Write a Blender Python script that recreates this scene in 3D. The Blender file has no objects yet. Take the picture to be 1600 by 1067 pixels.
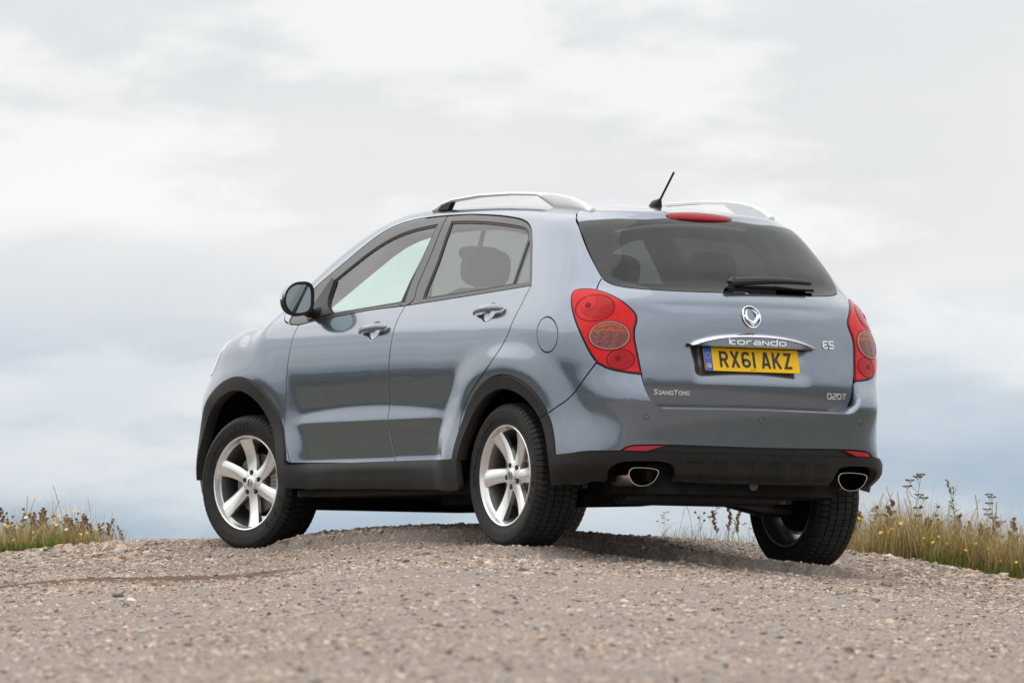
import bpy, math, random
import numpy as np
from mathutils import Vector, Matrix
from mathutils.geometry import delaunay_2d_cdt
scene = bpy.context.scene
COL = scene.collection
rng = np.random.default_rng(7)
random.seed(7)
# ---------------------------------------------------------------- camera
CAM_POS = np.array([-29.29763, 16.90370, -0.39564])
CAM_R = np.array([-0.4980472, -0.8670807, 0.0109550]); CAM_U = np.array([-0.0314108, 0.0306644, 0.9990361]); CAM_F = np.array([0.8665809, -0.4972230, 0.0425080])
cd = bpy.data.cameras.new('camera'); cam = bpy.data.objects.new('camera', cd); COL.objects.link(cam)
cam.matrix_world = Matrix([[CAM_R[i], CAM_U[i], -CAM_F[i], CAM_POS[i]] for i in range(3)]+[[0, 0, 0, 1]])
cd.sensor_width = 36; cd.lens = 240.7040; cd.clip_start = .5; cd.clip_end = 9000
cd.dof.use_dof = True; cd.dof.focus_distance = 32.9; cd.dof.aperture_fstop = 8.0
scene.camera = cam
# ---------------------------------------------------------------- sky, sun, exposure
SUN_EL, SUN_AZ = math.radians(57), math.radians(38)      # azimuth counted from +x towards +y
world = bpy.data.worlds.new('World'); scene.world = world; world.use_nodes = True
wn = world.node_tree.nodes; wl = world.node_tree.links; wn.clear()
def N(t, **k):
    n = wn.new(t)
    for a, v in k.items(): setattr(n, a, v)
    return n
def wmath(op, a, b=None, c=None, clamp=False):
    n = N('ShaderNodeMath', operation=op, use_clamp=clamp)
    for i, v in enumerate((a, b, c)):
        if v is None: continue
        if isinstance(v, (int, float)): n.inputs[i].default_value = v
        else: wl.new(v, n.inputs[i])
    return n.outputs[0]
def wmix(f, a, b):
    n = N('ShaderNodeMix', data_type='RGBA')
    for sock, v in ((n.inputs[0], f), (n.inputs[6], a), (n.inputs[7], b)):
        if isinstance(v, (tuple, float, int)): sock.default_value = (*v, 1) if isinstance(v, tuple) else v
        else: wl.new(v, sock)
    return n.outputs[2]
tc = N('ShaderNodeTexCoord'); sx = N('ShaderNodeSeparateXYZ'); wl.new(tc.outputs['Generated'], sx.inputs[0])
dz = wmath('MAXIMUM', sx.outputs[2], 0.0)
den = wmath('ADD', dz, .22)
cv = N('ShaderNodeCombineXYZ')
wl.new(wmath('DIVIDE', sx.outputs[0], den), cv.inputs[0]); wl.new(wmath('DIVIDE', sx.outputs[1], den), cv.inputs[1])
def wnoise(scale, detail, rough, off, lo, hi):
    m = N('ShaderNodeMapping'); m.inputs['Location'].default_value = off; wl.new(cv.outputs[0], m.inputs[0])
    n = N('ShaderNodeTexNoise'); n.inputs['Scale'].default_value = scale; n.inputs['Detail'].default_value = detail
    n.inputs['Roughness'].default_value = rough; wl.new(m.outputs[0], n.inputs[0])
    r = N('ShaderNodeMapRange', interpolation_type='SMOOTHSTEP'); r.inputs[1].default_value = lo; r.inputs[2].default_value = hi
    wl.new(n.outputs[0], r.inputs[0]); return r.outputs[0]
big = wnoise(1.1, 4, .45, (3.1, 1.7, 0), .30, .70)
mid = wnoise(2.6, 5, .5, (9.2, 4.1, 0), .30, .70)
sky = N('ShaderNodeTexSky', sky_type='NISHITA', sun_disc=False, sun_elevation=SUN_EL, sun_rotation=math.radians(90)-SUN_AZ)
sky.air_density = 1.0; sky.dust_density = 1.5
skyc = N('ShaderNodeMix', data_type='RGBA', blend_type='MULTIPLY'); skyc.inputs[0].default_value = 1
wl.new(sky.outputs[0], skyc.inputs[6]); skyc.inputs[7].default_value = (.10, .10, .10, 1)
# overcast layer: pale grey cloud, slate-blue and thinner close to the horizon
low = N('ShaderNodeMapRange', interpolation_type='SMOOTHSTEP'); low.inputs[1].default_value = .008; low.inputs[2].default_value = .056
wl.new(wmath('ADD', dz, wmath('MULTIPLY', wmath('SUBTRACT', mid, .5), .020)), low.inputs[0])
fine = wnoise(6.5, 6, .55, (1.2, 7.7, 0), .28, .72)
hi_c = wmix(big, (.78, .79, .80), (.90, .90, .90))
hi_c = wmix(wmath('MULTIPLY', mid, .42), hi_c, (.66, .69, .725))
puff = wnoise(3.4, 9, .58, (5.3, 2.2, 0), .47, .58)
hi_c = wmix(wmath('MULTIPLY', puff, .70), hi_c, (.97, .97, .965))
lo_c = wmix(mid, (.33, .455, .60), (.46, .57, .68)); lo_c = wmix(wmath('MULTIPLY', puff, .45), lo_c, (.68, .74, .79)); lo_c = wmix(wmath('MULTIPLY', fine, .20), lo_c, (.60, .67, .73))
cloud = wmix(low.outputs[0], lo_c, hi_c)
up = N('ShaderNodeVectorMath', operation='SCALE'); wl.new(cloud, up.inputs[0]); wl.new(wmath('MULTIPLY_ADD', dz, .95, 1.0), up.inputs['Scale'])   # overcast sky grows brighter towards the zenith
cloud = up.outputs[0]
mixc = wmix(wmath('MULTIPLY', wmath('SUBTRACT', 1.0, big), .12), cloud, skyc.outputs[2])
bg = N('ShaderNodeBackground'); bg.inputs[1].default_value = 1.0; wl.new(mixc, bg.inputs[0])
wo = N('ShaderNodeOutputWorld'); wl.new(bg.outputs[0], wo.inputs[0])
sl = bpy.data.lights.new('sun', 'SUN'); sl.energy = .9; sl.angle = math.radians(85); sl.color = (1.0, .96, .90)
so = bpy.data.objects.new('sun', sl); COL.objects.link(so)
sd = Vector((math.cos(SUN_EL)*math.cos(SUN_AZ), math.cos(SUN_EL)*math.sin(SUN_AZ), math.sin(SUN_EL)))
so.rotation_euler = sd.to_track_quat('Z', 'Y').to_euler(); so.location = (0, 10, 12)
vs = scene.view_settings; vs.view_transform = 'Standard'; vs.look = 'None'; vs.exposure = 0.0; vs.gamma = 1.0; vs.use_curve_mapping = False
scene.render.engine = 'CYCLES'
scene.cycles.max_bounces = 10; scene.cycles.transparent_max_bounces = 16
scene.render.resolution_x, scene.render.resolution_y = 1024, 682

# ---------------------------------------------------------------- car body surface (metres, x forward, y left, z up)
def spline(xs, ys):
    xs = np.array(xs, float); ys = np.array(ys, float); n = len(xs); h = np.diff(xs)
    A = np.zeros((n, n)); b = np.zeros(n); A[0, 0] = A[-1, -1] = 1
    for i in range(1, n-1):
        A[i, i-1] = h[i-1]; A[i, i] = 2*(h[i-1]+h[i]); A[i, i+1] = h[i]
        b[i] = 3*((ys[i+1]-ys[i])/h[i]-(ys[i]-ys[i-1])/h[i-1])
    c = np.linalg.solve(A, b)
    bb = (ys[1:]-ys[:-1])/h - h*(2*c[:-1]+c[1:])/3; d = (c[1:]-c[:-1])/(3*h)
    s1 = bb[-1]+2*c[-2]*h[-1]+3*d[-1]*h[-1]**2
    def f(x):
        x = np.asarray(x, float); xc = np.clip(x, xs[0], xs[-1])
        i = np.clip(np.searchsorted(xs, xc)-1, 0, n-2); t = xc-xs[i]
        return ys[i]+bb[i]*t+c[i]*t*t+d[i]*t**3 + np.where(x < xs[0], bb[0]*(x-xs[0]), 0) + np.where(x > xs[-1], s1*(x-xs[-1]), 0)
    return f
def sst(a, b, x):
    t = np.clip((x-a)/(b-a), 0, 1); return t*t*t*(t*(6*t-15)+10)
def smax(a, b, k):
    m = np.maximum(a, b); return m+k*np.log1p(np.exp(-np.abs(a-b)/k))
def ramp(x, k):                                    # smooth max(x,0)
    return k*np.log1p(np.exp(np.clip(x/k, -60, 60)))
WX_R, WX_F, WZ = -1.325, 1.325, .345
w_mid = spline([.15, .25, .35, .45, .6, .75, .9, 1.0, 1.08, 1.15, 1.22, 1.3, 1.4, 1.5, 1.6, 1.7],
               [.80, .865, .893, .896, .880, .8875, .899, .893, .875, .846, .812, .772, .722, .672, .620, .565])
z_top = spline([-2.3, -1.9, -1.6, -1.4, -1.0, -.5, 0, .25, .45, .7, .95, 1.15, 1.30, 1.45, 1.7, 1.9, 2.05, 2.2, 2.3],
               [1.43, 1.545, 1.605, 1.632, 1.673, 1.700, 1.706, 1.699, 1.667, 1.577, 1.440, 1.296, 1.200, 1.201, 1.176, 1.112, 1.050, .95, .85])
x_gate = spline([.2, .45, .66, .79, .92, 1.02, 1.10, 1.15, 1.19, 1.215, 1.3, 1.4, 1.5, 1.57, 1.63, 1.7],
                [-2.05, -2.085, -2.105, -2.121, -2.108, -2.098, -2.083, -2.062, -2.021, -1.985, -1.908, -1.818, -1.724, -1.655, -1.58, -1.49])
c_gate = spline([.2, .6, .81, 1.08, 1.3, 1.6], [.15, .15, .155, .215, .27, .30])
def rear_x(y, z, gate):
    x = x_gate(z)+c_gate(z)*y*y
    # hollow under the window ledge
    x = x + .012*np.exp(-((z-1.135)/.022)**2)*(1-sst(.30, .62, np.abs(y)))
    if not gate:
        bump = .085*(1-sst(.66, .86, z))*sst(.30, .50, z) + .078*(1-sst(.30, .50, z))
        x = x - bump*(1-.18*sst(.5, .9, np.abs(y)))
    return x
def flare(x, z, cx, a):
    r = np.hypot(x-cx, (z-WZ))
    return a*(ramp(.665-r, .012)-ramp(.53-r, .012))/.135
def half_w(x, z):
    w = w_mid(z)
    w = w - .060*ramp(-x-1.15, .12)**2 - .11*ramp(-x-1.58, .07)**2*(2.8+1.9*sst(.95,1.2,z)-2.2*sst(1.4,1.55,z))
    w = w - (.165-.145*sst(.98,.72,z))*ramp(x-1.15, .12)**2 - (.10+.42*sst(.98,.72,z))*ramp(x-1.66, .07)**2
    low = 1-sst(.86, 1.04, z)
    w = w + (flare(x, z, WX_R, .026)+flare(x, z-.05, WX_F, .014))*low
    # greenhouse narrows a little towards the nose
    w = w - sst(1.1, 1.3, z)*.045*ramp(x-.3, .1)
    # door ledge with an arched upper edge, and the kick-out along the door bottom
    a = sst(.86, .62, x)*sst(-.80, -.58, x)
    shp = np.clip(1-((x-.05)/.86)**2, 0, 1)
    zc = .634; hgt = .010+.052*shp; k = .006
    w = w + a*(.30*(ramp(zc+hgt-z, k)-ramp(zc-z, k)) - .245*(ramp(zc-z, k)-ramp(.446-z, k)) + .42*(ramp(.440-z, k)-ramp(.400-z, k)) + (.012-.30*hgt)*sst(.42, .36, z))
    # haunch line climbing over the rear wheel
    zl = .985+.11*np.clip((-.75-x)/.55, -1.2, 1.0)
    b = sst(-.35, -.75, x)*sst(-1.75, -1.45, x)
    w = w + b*.0025*(np.exp(-np.abs(ramp(z-zl, .008))/.06)-np.exp(-np.abs(ramp(zl-z, .008))/.10))*sst(1.25, 1.1, z)*sst(.7,.85,z)
    return w
x_nose = spline([.1, .25, .5, .75, .95, 1.05, 1.2], [2.13, 2.22, 2.28, 2.265, 2.17, 2.09, 1.95])
def body_f(P, gate=False, off=0.0):
    x, y, z = P[..., 0], np.abs(P[..., 1]), P[..., 2]
    # distances normalised so that blends have even radii
    fs = (y-half_w(x, z))
    fr = (rear_x(y, z, gate)-x)*.9
    fr = fr*(1-.20*sst(1.10, 1.32, z))
    ff = x-(x_nose(z)-.39*y*y)
    ft = z-(z_top(x)-np.where(x > 1.1, .10, .10)*y*y)
    ks = .040+.022*sst(1.0, 1.3, z)
    f = smax(fs, fr, (.062-.002*sst(1.0, 1.25, z)))
    f = smax(f, ff, .060)
    f = smax(f, ft*.95, .030+.02*sst(1.0,1.3,x))
    return f-off
def body_n(P, gate=False):
    e = 2e-4; G = []
    for i in range(3):
        d = np.zeros(3); d[i] = e
        G.append(body_f(P+d, gate)-body_f(P-d, gate))
    G = np.stack(G, -1); return G/np.linalg.norm(G, axis=-1, keepdims=True)
# wall chart (u, w): u = x along the side, then an arc round the end corner, then across the end; w = height, then a fan over the top
class Chart:
    def __init__(self, x0, y0, ru, z0, rw, flip):
        self.x0, self.y0, self.ru, self.z0, self.rw, self.f = x0, y0, ru, z0, rw, -1. if flip else 1.
        self.q = np.pi*ru/2; self.uc = x0-self.q-y0
    def ray(self, u, w):
        u = np.asarray(u, float); w = np.asarray(w, float)
        sy = np.where(u < self.uc, -1., 1.); u = np.where(u < self.uc, 2*self.uc-u, u)
        s = self.x0-u; ph = np.clip(s/self.ru, 0, np.pi/2)
        ox = np.where(s < 0, u, self.x0); oy = np.where(s > self.q, self.y0-(s-self.q), self.y0)
        al = np.maximum(w-self.z0, 0)/self.rw
        O = np.stack([ox*self.f, oy*sy, np.minimum(w, self.z0)], -1)
        D = np.stack([-np.sin(ph)*np.cos(al)*self.f, np.cos(ph)*np.cos(al)*sy, np.sin(al)], -1)
        return O, D
    def inv(self, P):
        P = np.asarray(P, float); x, y, z = P[..., 0]*self.f, P[..., 1], P[..., 2]
        side = x >= self.x0; rear = (~side) & (y <= self.y0)
        ph = np.arctan2(self.x0-x, np.maximum(y-self.y0, 1e-9))
        u = np.where(side, x, np.where(rear, self.x0-self.q-(self.y0-y), self.x0-ph*self.ru))
        rho = np.where(side, y-self.y0, np.where(rear, self.x0-x, np.hypot(self.x0-x, y-self.y0)))
        w = np.where(z <= self.z0, z, self.z0+self.rw*np.arctan2(z-self.z0, rho))
        return np.stack([u, w], -1)
class TopChart:                                    # u = x, w = y, straight up
    uc = -99.
    def ray(self, u, w):
        u = np.asarray(u, float); w = np.asarray(w, float)
        return np.stack([u, w, 0*u+.80], -1), np.stack([0*u, 0*u, 0*u+1], -1)
    def inv(self, P):
        P = np.asarray(P, float); return P[..., :2]
WALL = Chart(-1.45, .25, .6, 1.15, .7, False)
NOSE = Chart(-1.45, .25, .6, .75, .7, True)
TOP = TopChart()
def shoot(O, D, gate=False, t1=1.8):
    lo = np.zeros(O.shape[:-1]); hi = np.full(O.shape[:-1], t1)
    for _ in range(30):
        m = (lo+hi)/2; ins = body_f(O+D*m[..., None], gate) < 0
        lo = np.where(ins, m, lo); hi = np.where(ins, hi, m)
    return O+D*((lo+hi)/2)[..., None]
def side_pt(x, z):
    x = np.asarray(x, float); z = np.asarray(z, float)+0*x
    return shoot(np.stack([x, 0*x, z], -1), np.stack([0*x, 0*x+1, 0*x], -1))
def rear_pt(y, z, gate=True):
    y = np.asarray(y, float); z = np.asarray(z, float)+0*y
    return shoot(np.stack([0*y-1.2, y, z], -1), np.stack([0*y-1, 0*y, 0*y], -1), gate)
def top_pt(x, y):
    x = np.asarray(x, float); y = np.asarray(y, float)+0*x
    return shoot(np.stack([x, y, 0*x+.8], -1), np.stack([0*x, 0*x, 0*x+1], -1))

OUT = {  # outlines of the panels on the left half of the body, in body coordinates
 'fs': [(0.8070, 0.8563, 1.1265), (0.8230, 0.8780, 1.0704), (0.8304, 0.8930, 0.9999), (0.8443, 0.8991, 0.9060), (0.8540, 0.8977, 0.8172), (0.8708, 0.8949, 0.7075), (0.8764, 0.8932, 0.6198), (0.8521, 0.8993, 0.5439), (0.8172, 0.9051, 0.4857), (0.7914, 0.9044, 0.4352)],
 'bs': [(-0.2399, 0.8290, 1.1855), (-0.2190, 0.8605, 1.1177), (-0.2162, 0.8850, 1.0443), (-0.2117, 0.8973, 0.9582), (-0.2017, 0.8963, 0.8411), (-0.1907, 0.8851, 0.7270), (-0.1879, 0.8895, 0.6604), (-0.1955, 0.8858, 0.5820), (-0.2092, 0.8765, 0.5096), (-0.2292, 0.8764, 0.4201)],
 'rs': [(-1.4029, 0.7974, 1.2398), (-1.3962, 0.8188, 1.1968), (-1.3871, 0.8476, 1.1358), (-1.3711, 0.8724, 1.0785), (-1.3549, 0.8877, 1.0222), (-1.3253, 0.8980, 0.9706), (-1.2838, 0.9141, 0.9155), (-1.2307, 0.9235, 0.8654), (-1.1755, 0.9226, 0.8280), (-1.0713, 0.9156, 0.7639), (-0.9978, 0.9092, 0.7075), (-0.9456, 0.9054, 0.6458), (-0.9226, 0.9083, 0.5707), (-0.9285, 0.9176, 0.4948), (-0.9229, 0.9216, 0.4552), (-0.8980, 0.9230, 0.4282), (-0.8557, 0.9231, 0.4109)],
 'db_f': [(0.7914, 0.9044, 0.4352), (0.3367, 0.8728, 0.4290), (-0.2292, 0.8764, 0.4201)],
 'db_r': [(-0.2292, 0.8764, 0.4201), (-0.5048, 0.8729, 0.4167), (-0.8557, 0.9231, 0.4109)],
 'bt_f': [(0.8070, 0.8563, 1.1265), (0.6480, 0.8485, 1.1424), (0.3503, 0.8396, 1.1619), (0.1000, 0.8330, 1.1769), (-0.2399, 0.8290, 1.1855)],
 'bt_r': [(-0.2399, 0.8290, 1.1855), (-0.5832, 0.8211, 1.2009), (-0.9134, 0.8140, 1.2156), (-1.2355, 0.8055, 1.2308), (-1.4029, 0.7974, 1.2398)],
 'dlo_f': [(0.9037, 0.8537, 1.1314), (0.9280, 0.8478, 1.1420), (0.9407, 0.8362, 1.1605), (0.9333, 0.8116, 1.1947), (0.9194, 0.7655, 1.2599), (0.8539, 0.7342, 1.3242), (0.7295, 0.7049, 1.3940), (0.6002, 0.6759, 1.4631), (0.4749, 0.6456, 1.5311), (0.3782, 0.6247, 1.5746), (0.2710, 0.6093, 1.6046), (0.1152, 0.5964, 1.6263), (-0.0511, 0.5902, 1.6341), (-0.2201, 0.5892, 1.6349)],
 'dlo_r': [(-0.2201, 0.5892, 1.6349), (-0.4615, 0.5935, 1.6286), (-0.7421, 0.6061, 1.6098), (-0.8869, 0.6155, 1.5949), (-1.0074, 0.6260, 1.5777), (-1.0930, 0.6398, 1.5548), (-1.1560, 0.6582, 1.5222), (-1.2275, 0.6935, 1.4538), (-1.3009, 0.7359, 1.3671), (-1.4029, 0.7974, 1.2398)],
 'fglass': [(0.6760, 0.7297, 1.3504), (0.5500, 0.7026, 1.4154), (0.4187, 0.6757, 1.4793), (0.2801, 0.6528, 1.5311), (0.1696, 0.6399, 1.5583), (0.0524, 0.6306, 1.5760), (-0.0707, 0.6250, 1.5860), (-0.1696, 0.6211, 1.5922)],
 'fglass_b': [(-0.1696, 0.6211, 1.5922), (-0.1835, 0.7020, 1.4400), (-0.1821, 0.7742, 1.2955), (-0.2044, 0.8174, 1.2090)],
 'fglass_c': [(-0.2044, 0.8174, 1.2090), (0.1147, 0.8252, 1.1928), (0.3688, 0.8298, 1.1806), (0.5095, 0.8326, 1.1727)],
 'fglass_d': [(0.5095, 0.8326, 1.1727), (0.6300, 0.7902, 1.2388), (0.6760, 0.7297, 1.3504)],
 'bpil': [(-0.2201, 0.5892, 1.6349), (-0.2521, 0.6924, 1.4593), (-0.2629, 0.7798, 1.2844), (-0.2850, 0.8153, 1.2133), (-0.2399, 0.8290, 1.1855)],
 'rglass': [(-0.3033, 0.6159, 1.6003), (-0.5109, 0.6210, 1.5916), (-0.6972, 0.6286, 1.5783), (-0.8867, 0.6394, 1.5589), (-1.0313, 0.6492, 1.5405), (-1.0941, 0.6560, 1.5276), (-1.1342, 0.6665, 1.5077), (-1.1614, 0.6784, 1.4847)],
 'rglass_b': [(-1.1614, 0.6784, 1.4847), (-1.1860, 0.7368, 1.3688), (-1.2114, 0.7937, 1.2549)],
 'rglass_c': [(-1.2114, 0.7937, 1.2549), (-0.9824, 0.8009, 1.2422), (-0.7307, 0.8068, 1.2304), (-0.3828, 0.8137, 1.2166)],
 'rglass_d': [(-0.3828, 0.8137, 1.2166), (-0.3723, 0.7994, 1.2453), (-0.3559, 0.7247, 1.3946), (-0.3033, 0.6159, 1.6003)],
 'qglass': [(-1.1819, 0.6883, 1.4651), (-1.2713, 0.7390, 1.3621), (-1.3541, 0.7863, 1.2648)],
 'qglass_b': [(-1.3541, 0.7863, 1.2648), (-1.2255, 0.7931, 1.2559)],
 'qglass_c': [(-1.2255, 0.7931, 1.2559), (-1.2026, 0.7393, 1.3635), (-1.1819, 0.6883, 1.4651)],
 'qseam': [(-1.9688, 0.7704, 0.8607), (-1.9251, 0.8055, 0.7911), (-1.8634, 0.8284, 0.7201), (-1.8323, 0.8419, 0.6928), (-1.7790, 0.8638, 0.6611), (-1.6918, 0.8826, 0.6175)],
 'clad_top': [(-1.8158, 0.8759, 0.4343), (-1.8678, 0.8565, 0.4377), (-1.9363, 0.8162, 0.4478), (-2.0096, 0.7617, 0.4502), (-2.0667, 0.6940, 0.4510)],
 'grille_top': [(-2.0667, 0.6940, 0.4510), (-2.0770, 0.6778, 0.4645), (-2.0890, 0.6554, 0.4752), (-2.1154, 0.5836, 0.4808), (-2.1387, 0.4695, 0.4824), (-2.1620, 0.2646, 0.4802), (-2.1724, 0.0223, 0.4778)],
 'clad_top2': [(-2.0667, 0.6939, 0.4498), (-2.1126, 0.5815, 0.4483), (-2.1353, 0.4660, 0.4469), (-2.1581, 0.2618, 0.4443), (-2.1680, 0.0192, 0.4412)],
 'sill_t': [(0.8843, 0.9109, 0.4299), (0.3308, 0.8759, 0.4213), (-0.8394, 0.9229, 0.4017), (-0.9815, 0.9229, 0.4299)],
 'sill_b': [(0.8686, 0.9041, 0.3309), (0.8225, 0.9003, 0.3147), (0.4974, 0.8647, 0.3093), (-0.0927, 0.8556, 0.2997), (-0.9929, 0.9041, 0.2824)],
 'gate_l': [(-1.3809, 0.4997, 1.6062), (-1.4040, 0.5472, 1.5926), (-1.4581, 0.5884, 1.5626), (-1.5318, 0.6143, 1.5128), (-1.6126, 0.6341, 1.4433), (-1.7275, 0.6482, 1.3402), (-1.8035, 0.6461, 1.2659)],
 'gate_l2': [(-1.8035, 0.6461, 1.2659), (-1.8163, 0.6724, 1.2372), (-1.8406, 0.6975, 1.2061)],
 'gate_l3': [(-2.0728, 0.5882, 0.8081), (-2.0929, 0.5908, 0.7748), (-2.1173, 0.5912, 0.7371), (-2.1365, 0.5739, 0.6926), (-2.1424, 0.5446, 0.6651), (-2.1480, 0.5091, 0.6534)],
 'gate_bot': [(-2.1480, 0.5091, 0.6534), (-2.1778, 0.2763, 0.6551), (-2.1894, 0.0349, 0.6569)],
 'win_l': [(-1.4958, 0.5991, 1.5423), (-1.6018, 0.6286, 1.4560), (-1.7355, 0.6491, 1.3323), (-1.8017, 0.6478, 1.2665)],
 'win_bot': [(-1.8017, 0.6478, 1.2665), (-1.8285, 0.6363, 1.2470), (-1.8531, 0.6195, 1.2331), (-1.8908, 0.5702, 1.2199), (-1.9448, 0.4329, 1.2098), (-1.9835, 0.2336, 1.2065), (-1.9955, -0.0054, 1.2076)],
 'win_top': [(-1.4958, 0.5991, 1.5423), (-1.5553, 0.5236, 1.5524), (-1.5895, 0.4174, 1.5602), (-1.6229, 0.2201, 1.5670), (-1.6340, 0.0242, 1.5700)],
 'light_in': [(-1.8406, 0.6975, 1.2061), (-1.8956, 0.6647, 1.1863), (-1.9575, 0.6261, 1.1502), (-1.9941, 0.5952, 1.1111), (-2.0088, 0.5815, 1.0854), (-2.0167, 0.5835, 1.0595), (-2.0230, 0.5986, 1.0201), (-2.0299, 0.6033, 0.9814), (-2.0477, 0.5949, 0.8978), (-2.0646, 0.5833, 0.8085)],
 'light_bot': [(-2.0728, 0.5882, 0.8081), (-2.0472, 0.6608, 0.8160), (-2.0087, 0.7275, 0.8323), (-1.9735, 0.7663, 0.8566)],
 'light_out': [(-1.9735, 0.7663, 0.8566), (-1.9445, 0.7870, 0.9017), (-1.8914, 0.8088, 0.9922), (-1.8283, 0.8101, 1.0777), (-1.7778, 0.7962, 1.1444), (-1.7568, 0.7832, 1.1779), (-1.7506, 0.7681, 1.2011), (-1.7666, 0.7530, 1.2088), (-1.8060, 0.7239, 1.2107), (-1.8406, 0.6975, 1.2061)],
 'flap': [(-1.7580, 0.8574, 0.9947), (-1.7596, 0.8600, 0.9733), (-1.7552, 0.8628, 0.9534), (-1.7454, 0.8658, 0.9366), (-1.7312, 0.8691, 0.9238), (-1.7138, 0.8724, 0.9160), (-1.6946, 0.8758, 0.9137), (-1.6749, 0.8789, 0.9170), (-1.6554, 0.8813, 0.9258), (-1.6372, 0.8826, 0.9394), (-1.6218, 0.8828, 0.9570), (-1.6101, 0.8819, 0.9773), (-1.6027, 0.8799, 0.9990), (-1.5998, 0.8765, 1.0206), (-1.6016, 0.8722, 1.0407), (-1.6080, 0.8672, 1.0577), (-1.6192, 0.8621, 1.0707), (-1.6350, 0.8578, 1.0785), (-1.6544, 0.8545, 1.0808), (-1.6762, 0.8525, 1.0773), (-1.6985, 0.8518, 1.0683), (-1.7194, 0.8521, 1.0544), (-1.7372, 0.8533, 1.0367), (-1.7504, 0.8552, 1.0164)],
}

# ---------------------------------------------------------------- materials
MATS = {}
def mat(name, color=(.5, .5, .5), rough=.5, metal=0., coat=0., spec=.5, trans=0., alpha=1., coat_rough=.03):
    m = bpy.data.materials.new(name); m.use_nodes = True; b = m.node_tree.nodes['Principled BSDF']
    b.inputs['Base Color'].default_value = (*color, 1); b.inputs['Roughness'].default_value = rough; b.inputs['Metallic'].default_value = metal
    b.inputs['Coat Weight'].default_value = coat; b.inputs['Coat Roughness'].default_value = coat_rough
    b.inputs['Specular IOR Level'].default_value = spec
    MATS[name] = m; return m
def nt(m): return m.node_tree.nodes, m.node_tree.links
def vary(m, c1, c2, scale, detail=4, bump=0., bscale=None, lo=.35, hi=.65, bdist=.002, coord='Object'):
    n, l = nt(m); b = n['Principled BSDF']
    t = n.new('ShaderNodeTexCoord'); no = n.new('ShaderNodeTexNoise'); no.inputs['Scale'].default_value = scale; no.inputs['Detail'].default_value = detail
    l.new(t.outputs[coord], no.inputs[0])
    r = n.new('ShaderNodeMapRange'); r.inputs[1].default_value = lo; r.inputs[2].default_value = hi; l.new(no.outputs[0], r.inputs[0])
    x = n.new('ShaderNodeMix'); x.data_type = 'RGBA'; x.inputs[6].default_value = (*c1, 1); x.inputs[7].default_value = (*c2, 1)
    l.new(r.outputs[0], x.inputs[0]); l.new(x.outputs[2], b.inputs['Base Color'])
    if bump:
        nb = n.new('ShaderNodeTexNoise'); nb.inputs['Scale'].default_value = bscale or scale*3; nb.inputs['Detail'].default_value = 3
        l.new(t.outputs[coord], nb.inputs[0])
        bp = n.new('ShaderNodeBump'); bp.inputs['Strength'].default_value = bump; bp.inputs['Distance'].default_value = bdist
        l.new(nb.outputs[0], bp.inputs['Height']); l.new(bp.outputs[0], b.inputs['Normal'])
    return m
def glass(name, tint, ior=1.5, gloss=1.0):
    m = bpy.data.materials.new(name); m.use_nodes = True; n, l = nt(m); n.clear()
    tr = n.new('ShaderNodeBsdfTransparent'); tr.inputs[0].default_value = (*tint, 1)
    gl = n.new('ShaderNodeBsdfGlossy'); gl.inputs['Roughness'].default_value = .012; gl.inputs[0].default_value = (gloss, gloss, gloss, 1)
    fr = n.new('ShaderNodeFresnel'); ge = n.new('ShaderNodeNewGeometry'); ri = n.new('ShaderNodeMapRange')
    ri.inputs[3].default_value = ior; ri.inputs[4].default_value = 1/ior       # same reflectance from both sides of the thin pane
    l.new(ge.outputs['Backfacing'], ri.inputs[0]); l.new(ri.outputs[0], fr.inputs[0])
    mx = n.new('ShaderNodeMixShader'); o = n.new('ShaderNodeOutputMaterial')
    l.new(fr.outputs[0], mx.inputs[0]); l.new(tr.outputs[0], mx.inputs[1]); l.new(gl.outputs[0], mx.inputs[2]); l.new(mx.outputs[0], o.inputs[0])
    MATS[name] = m; return m
M = MATS
# car paint: blue-grey metallic flake under clear coat
mat('paint', (.158, .188, .236), .26, .80, 1.0, coat_rough=.01)
M['paint'].node_tree.nodes['Principled BSDF'].inputs['Coat IOR'].default_value = 1.75
n_, l_ = nt(M['paint'])
t_ = n_.new('ShaderNodeTexCoord'); v_ = n_.new('ShaderNodeTexNoise'); v_.inputs['Scale'].default_value = 900; v_.inputs['Detail'].default_value = 1
l_.new(t_.outputs['Object'], v_.inputs[0])
r_ = n_.new('ShaderNodeMapRange'); r_.inputs[1].default_value = .3; r_.inputs[2].default_value = .7; r_.inputs[3].default_value = .17; r_.inputs[4].default_value = .28
l_.new(v_.outputs[0], r_.inputs[0]); l_.new(r_.outputs[0], n_['Principled BSDF'].inputs['Roughness'])
vary(mat('cladding', (.014, .0135, .0125), .5, spec=.28), (.011, .0105, .0095), (.017, .016, .0145), 6, bump=.25, bscale=500, bdist=.0006)
mat('frame_trim', (.050, .048, .046), .30, .1, .12)
mat('rubber_trim', (.012, .012, .012), .5)
mat('black_void', (.006, .006, .006), .9, spec=.1)
vary(mat('underbody', (.012, .012, .012), .8, spec=.2), (.008, .008, .008), (.02, .018, .016), 12)
vary(mat('tyre_rubber', (.014, .0135, .013), .60, spec=.30), (.011, .0105, .010), (.020, .019, .018), 18, bump=.2, bscale=260, bdist=.0008)
mat('alloy', (.80, .79, .775), .26, .78, .35)
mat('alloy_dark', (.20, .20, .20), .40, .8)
mat('lens_ring', (.50, .26, .22), .2, .2, .2)
mat('chrome', (.85, .85, .86), .06, 1.0)
mat('exhaust_chrome', (.62, .55, .48), .14, 1.0)
mat('badge_silver', (.80, .80, .80), .28, .55, .3)
mat('rail_silver', (.74, .75, .76), .30, .5, .2)
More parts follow.
